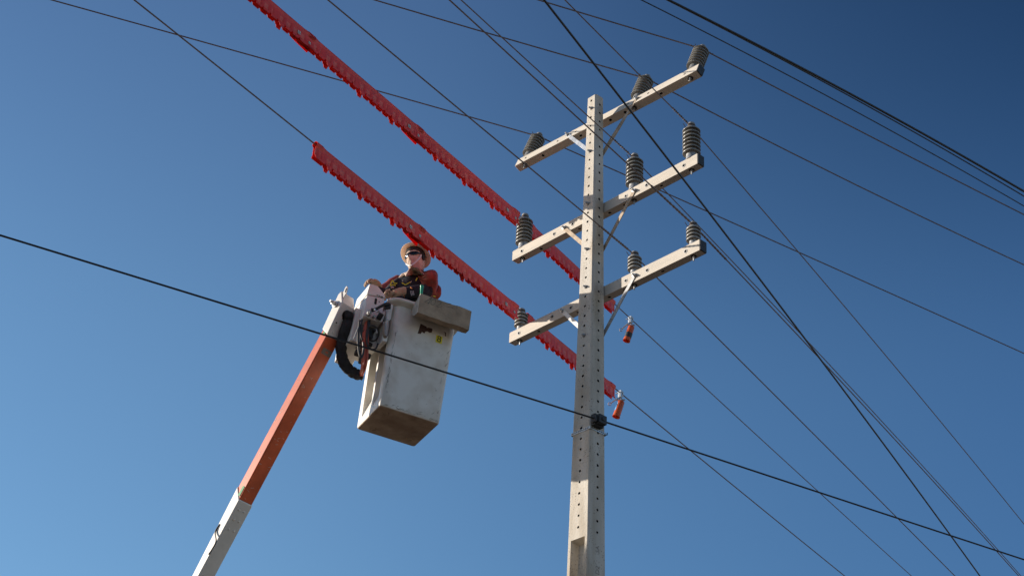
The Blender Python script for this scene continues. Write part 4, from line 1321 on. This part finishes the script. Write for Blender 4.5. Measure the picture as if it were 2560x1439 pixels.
# hard hat: crown with ridge, full brim with rolled edge
ht = MB()
NH = 48
zb = .050
def hring(rx, ry, z, ridge=0):
    return [hq_(rx * math.sin(a), ry * math.cos(a) + .002, z + ridge * max(0, math.cos(a)) * .0) for a in [2 * math.pi * k / NH for k in range(NH)]]
ht.loft([hring(.092, .108, zb + .004), hring(.110, .128, zb + .002), hring(.126, .144, zb - .010), hring(.1335, .152, zb - .018), hring(.1355, .154, zb - .016), hring(.1345, .153, zb - .011), hring(.126, .144, zb - .003), hring(.110, .128, zb + .010), hring(.100, .118, zb + .018)], 0, caps=False)
ht.loft([hring(.092, .108, zb + .004), hring(.090, .106, zb + .03), hring(.08, .095, zb + .07), hring(.05, .06, zb + .095)], 0, caps=False)
crown = []
for i in range(9):
    t = i / 8 * math.pi / 2
    crown.append([hq_(.100 * math.cos(t) * math.sin(a), .118 * math.cos(t) * math.cos(a) + .002, zb + .018 + .098 * math.sin(t) + .006 * math.exp(-(math.sin(a) * math.cos(t) / .12) ** 2) * (1 if i > 1 else .4)) for a in [2 * math.pi * k / NH for k in range(NH)]])
ht.loft(crown, 0, caps=True)
hat = ht.build('hard_hat', 'hat', body, smooth=45)
hst = MB()
for a0, a1 in ((-.55, .0), (.15, .65), (.9, 1.4), (-1.3, -.8)):
    hst.loft([[hq_(.1035 * math.cos(t) * math.sin(a), .1215 * math.cos(t) * math.cos(a) + .002, zb + .018 + .104 * math.sin(t)) for a in np.linspace(a0, a1, 6)] for t in (.15, .35, .55)], 0, caps=False, closed=False)
hst.build('hat_sticker', 'hat_sticker', hat)

# rubber sleeves
def sleeve(path, rad, m_='rubber_sleeve', name='rubber_sleeve', sq=1.0, th=.004, folds=.0):
    mb = MB(); n = 28
    P = smoothpath(path, 5)
    R_ = np.interp(np.linspace(0, len(rad) - 1, len(P)), range(len(rad)), rad)
    mb.tube(P, list(R_), n, 0, caps=False, squash=sq)
    mb.tube(P, [max(.002, r - th) for r in R_], n, 0, caps=False, squash=sq)
    mb.tube([P[0] - unit(P[1] - P[0]) * .002, P[0] + unit(P[1] - P[0]) * .0005], [R_[0] * .3, R_[0]], n, 0, caps=True, squash=sq)
    if folds:      # soft creases and dents of thick rubber
        c = np.mean([np.array(q_) for q_ in mb.v], axis=0)
        mb.v = [tuple(np.array(q_) + unit(np.array(q_) - c) * folds * (math.sin(q_[2] * 62 + q_[0] * 31) * .6 + math.sin(q_[1] * 47 - q_[2] * 29 + 1.7) * .4)) for q_ in mb.v]
    return mb.build(name, m_, body, smooth=60)
# his left (near the camera): covers shoulder and upper arm, flared hem at the elbow
sleeve([at(1068, 681, 14.64), at(1069, 683, 14.64), at(1071, 688, 14.65), at(1070, 697, 14.67), at(1067, 708, 14.69), at(1063, 719, 14.71), at(1065, 728, 14.74), at(1070, 734, 14.77)], [.035, .070, .090, .098, .109, .120, .126, .146], sq=.82, folds=.005)
# his right: from the shoulder forward and down behind the console
sleeve([at(1004, 697, 14.92), at(996, 700, 14.90), at(985, 707, 14.86), at(970, 718, 14.80), at(954, 730, 14.74)], [.030, .052, .054, .054, .060], folds=.004)
# dark cuff of the glove with orange edge and white print
cu_ = MB()
pA, pB, pC = at(1058, 728, 14.56), at(1024, 729, 14.42), at(1010, 731, 14.42)
cu_.tube([pA, at(1043, 728, 14.43), pB, pC], [.066, .057, .050, .044], 20, 0); 
cu_.tube([pC, pC + unit(pC - pB) * .006], [.0455, .044], 20, 1)
cu_.tube([at(1030, 721.5, 14.375), at(1026, 717.5, 14.385)], .010, 8, 1, squash=.5)
cuf = cu_.build('glove_cuff', ['navy', 'rubber_orange'], body, smooth=50)
wl = MB()
for u, v, u2_, v2_ in ((1026, 727, 1029, 739), (1029.5, 726.5, 1032.5, 738), (1033, 726.5, 1035, 737)):
    wl.tube([at(u, v, 14.358), at(u2_, v2_, 14.362)], .0035, 5)
wl.build('cuff_print', 'silver', cuf)

# gloved hands
def hand(palm, wrist, fdir, curl, spread, thumb, size=1.0):
    """palm centre, wrist, finger direction, curl direction, knuckle row direction"""
    fdir, curl, spread = unit(fdir), unit(curl), unit(spread)
    nd = [(wrist, .034), (wrist * .5 + palm * .5, (.036, .028)), (palm, (.036, .022))]
    ed = [(0, 1), (1, 2)]
    for j, (o_, L_) in enumerate(zip((-.032, -.011, .011, .031), (.072, .082, .078, .062))):
        b = palm + spread * o_ * size + fdir * .030
        p1 = b + fdir * L_ * .38 + curl * .008; p2 = p1 + (fdir * .45 + curl * .9) * L_ * .36; p3 = p2 + (-fdir * .35 + curl * .95) * L_ * .30
        i0 = len(nd); nd += [(b, .0125), (p1, .0120), (p2, .0112), (p3, .0098)]; ed += [(2, i0), (i0, i0 + 1), (i0 + 1, i0 + 2), (i0 + 2, i0 + 3)]
    t0 = palm - fdir * .012 + spread * thumb * .036; i0 = len(nd)
    nd += [(t0, .0145), (t0 + fdir * .030 + spread * thumb * .018 + curl * .012, .0130), (t0 + fdir * .058 + spread * thumb * .008 + curl * .030, .0108)]
    ed += [(1, i0), (i0, i0 + 1), (i0 + 1, i0 + 2)]
    return nd, ed
# left hand: gauntlet then fist over the console edge
palm = at(982, 733.5, 14.36)
nd, ed = hand(palm, at(994, 730.5, 14.39), at(962, 732, 14.36) - palm, V(0, 0, -1) - CF * .25, CF * -.5 + V(0, 0, .55), -1)
skin_obj('left_glove', nd, ed, 'leather', body, 2)
ga = MB()
ga.tube(smoothpath([at(1013, 728.5, 14.41), at(1003, 728.5, 14.40), at(993, 730.5, 14.385), at(984, 733, 14.37)], 4), [.045, .045, .044, .043, .042, .041, .040, .039, .038, .037, .037, .036, .034][:13], 20, 0, squash=.9)
ga.build('leather_gauntlet', 'leather', body, smooth=60)
# right hand: raised over the top of the console on the joystick
palm = at(934, 705, 14.42)
nd, ed = hand(palm, at(943, 713, 14.45), at(916, 700, 14.40) - palm, V(0, 0, -1) + CF * .1, unit(np.cross(unit(at(916, 700, 14.4) - palm), V(0, 0, -1))), 1)
skin_obj('right_glove', nd, ed, 'leather', body, 2)
gb = MB()
gb.tube(smoothpath([at(946, 722, 14.52), at(944.5, 714, 14.48), at(940, 707, 14.45), at(935, 704.5, 14.43)], 4), [.040, .039, .038, .037, .036, .036, .035, .034, .033, .032, .031, .03, .028][:13], 18, 0, squash=.9)
gb.build('leather_gauntlet', 'leather', body, smooth=60)
js = MB(); js.tube([bl(.40, -.2, 1.10), at(926, 707, 14.42)], .009, 8); js.build('joystick', 'black_rubber', console)

# reflective trim on the vest
vt = MB()
def ribbon(pts, r_, mi, d=14.535):
    P = smoothpath([at(u, v, d) for u, v in pts], 4); rr2 = []
    for i, p in enumerate(P):
        t = unit(P[min(i + 1, len(P) - 1)] - P[max(i - 1, 0)]); s3 = unit(np.cross(t, CF))
        rr2.append([p - s3 * r_, p + s3 * r_, p + s3 * r_ + CF * .006, p - s3 * r_ + CF * .006])
    vt.loft(rr2, mi)
ribbon([(976, 715), (977, 708), (981, 700.5), (984.5, 706), (988, 708), (993, 707.5)], .0048, 0)
ribbon([(977, 713.5), (983, 711.5), (989, 713)], .0045, 0)
ribbon([(976.5, 718.5), (981, 717), (985, 718)], .0075, 1)
ribbon([(1004.5, 706.5), (1009, 709), (1014, 711), (1020, 708), (1026, 704.5)], .0042, 0, 14.50)
ribbon([(1007.5, 699), (1005.5, 704)], .003, 1, 14.52); ribbon([(1029, 702), (1026, 706)], .003, 1, 14.5)
ribbon([(1043, 694), (1041, 698), (1039.5, 701.5)], .0048, 0, 14.56)
ribbon([(1089, 741), (1083, 739.5)], .004, 0, 14.45)
vt.build('reflective_trim', ['hivis', 'silver'], body, smooth=60)
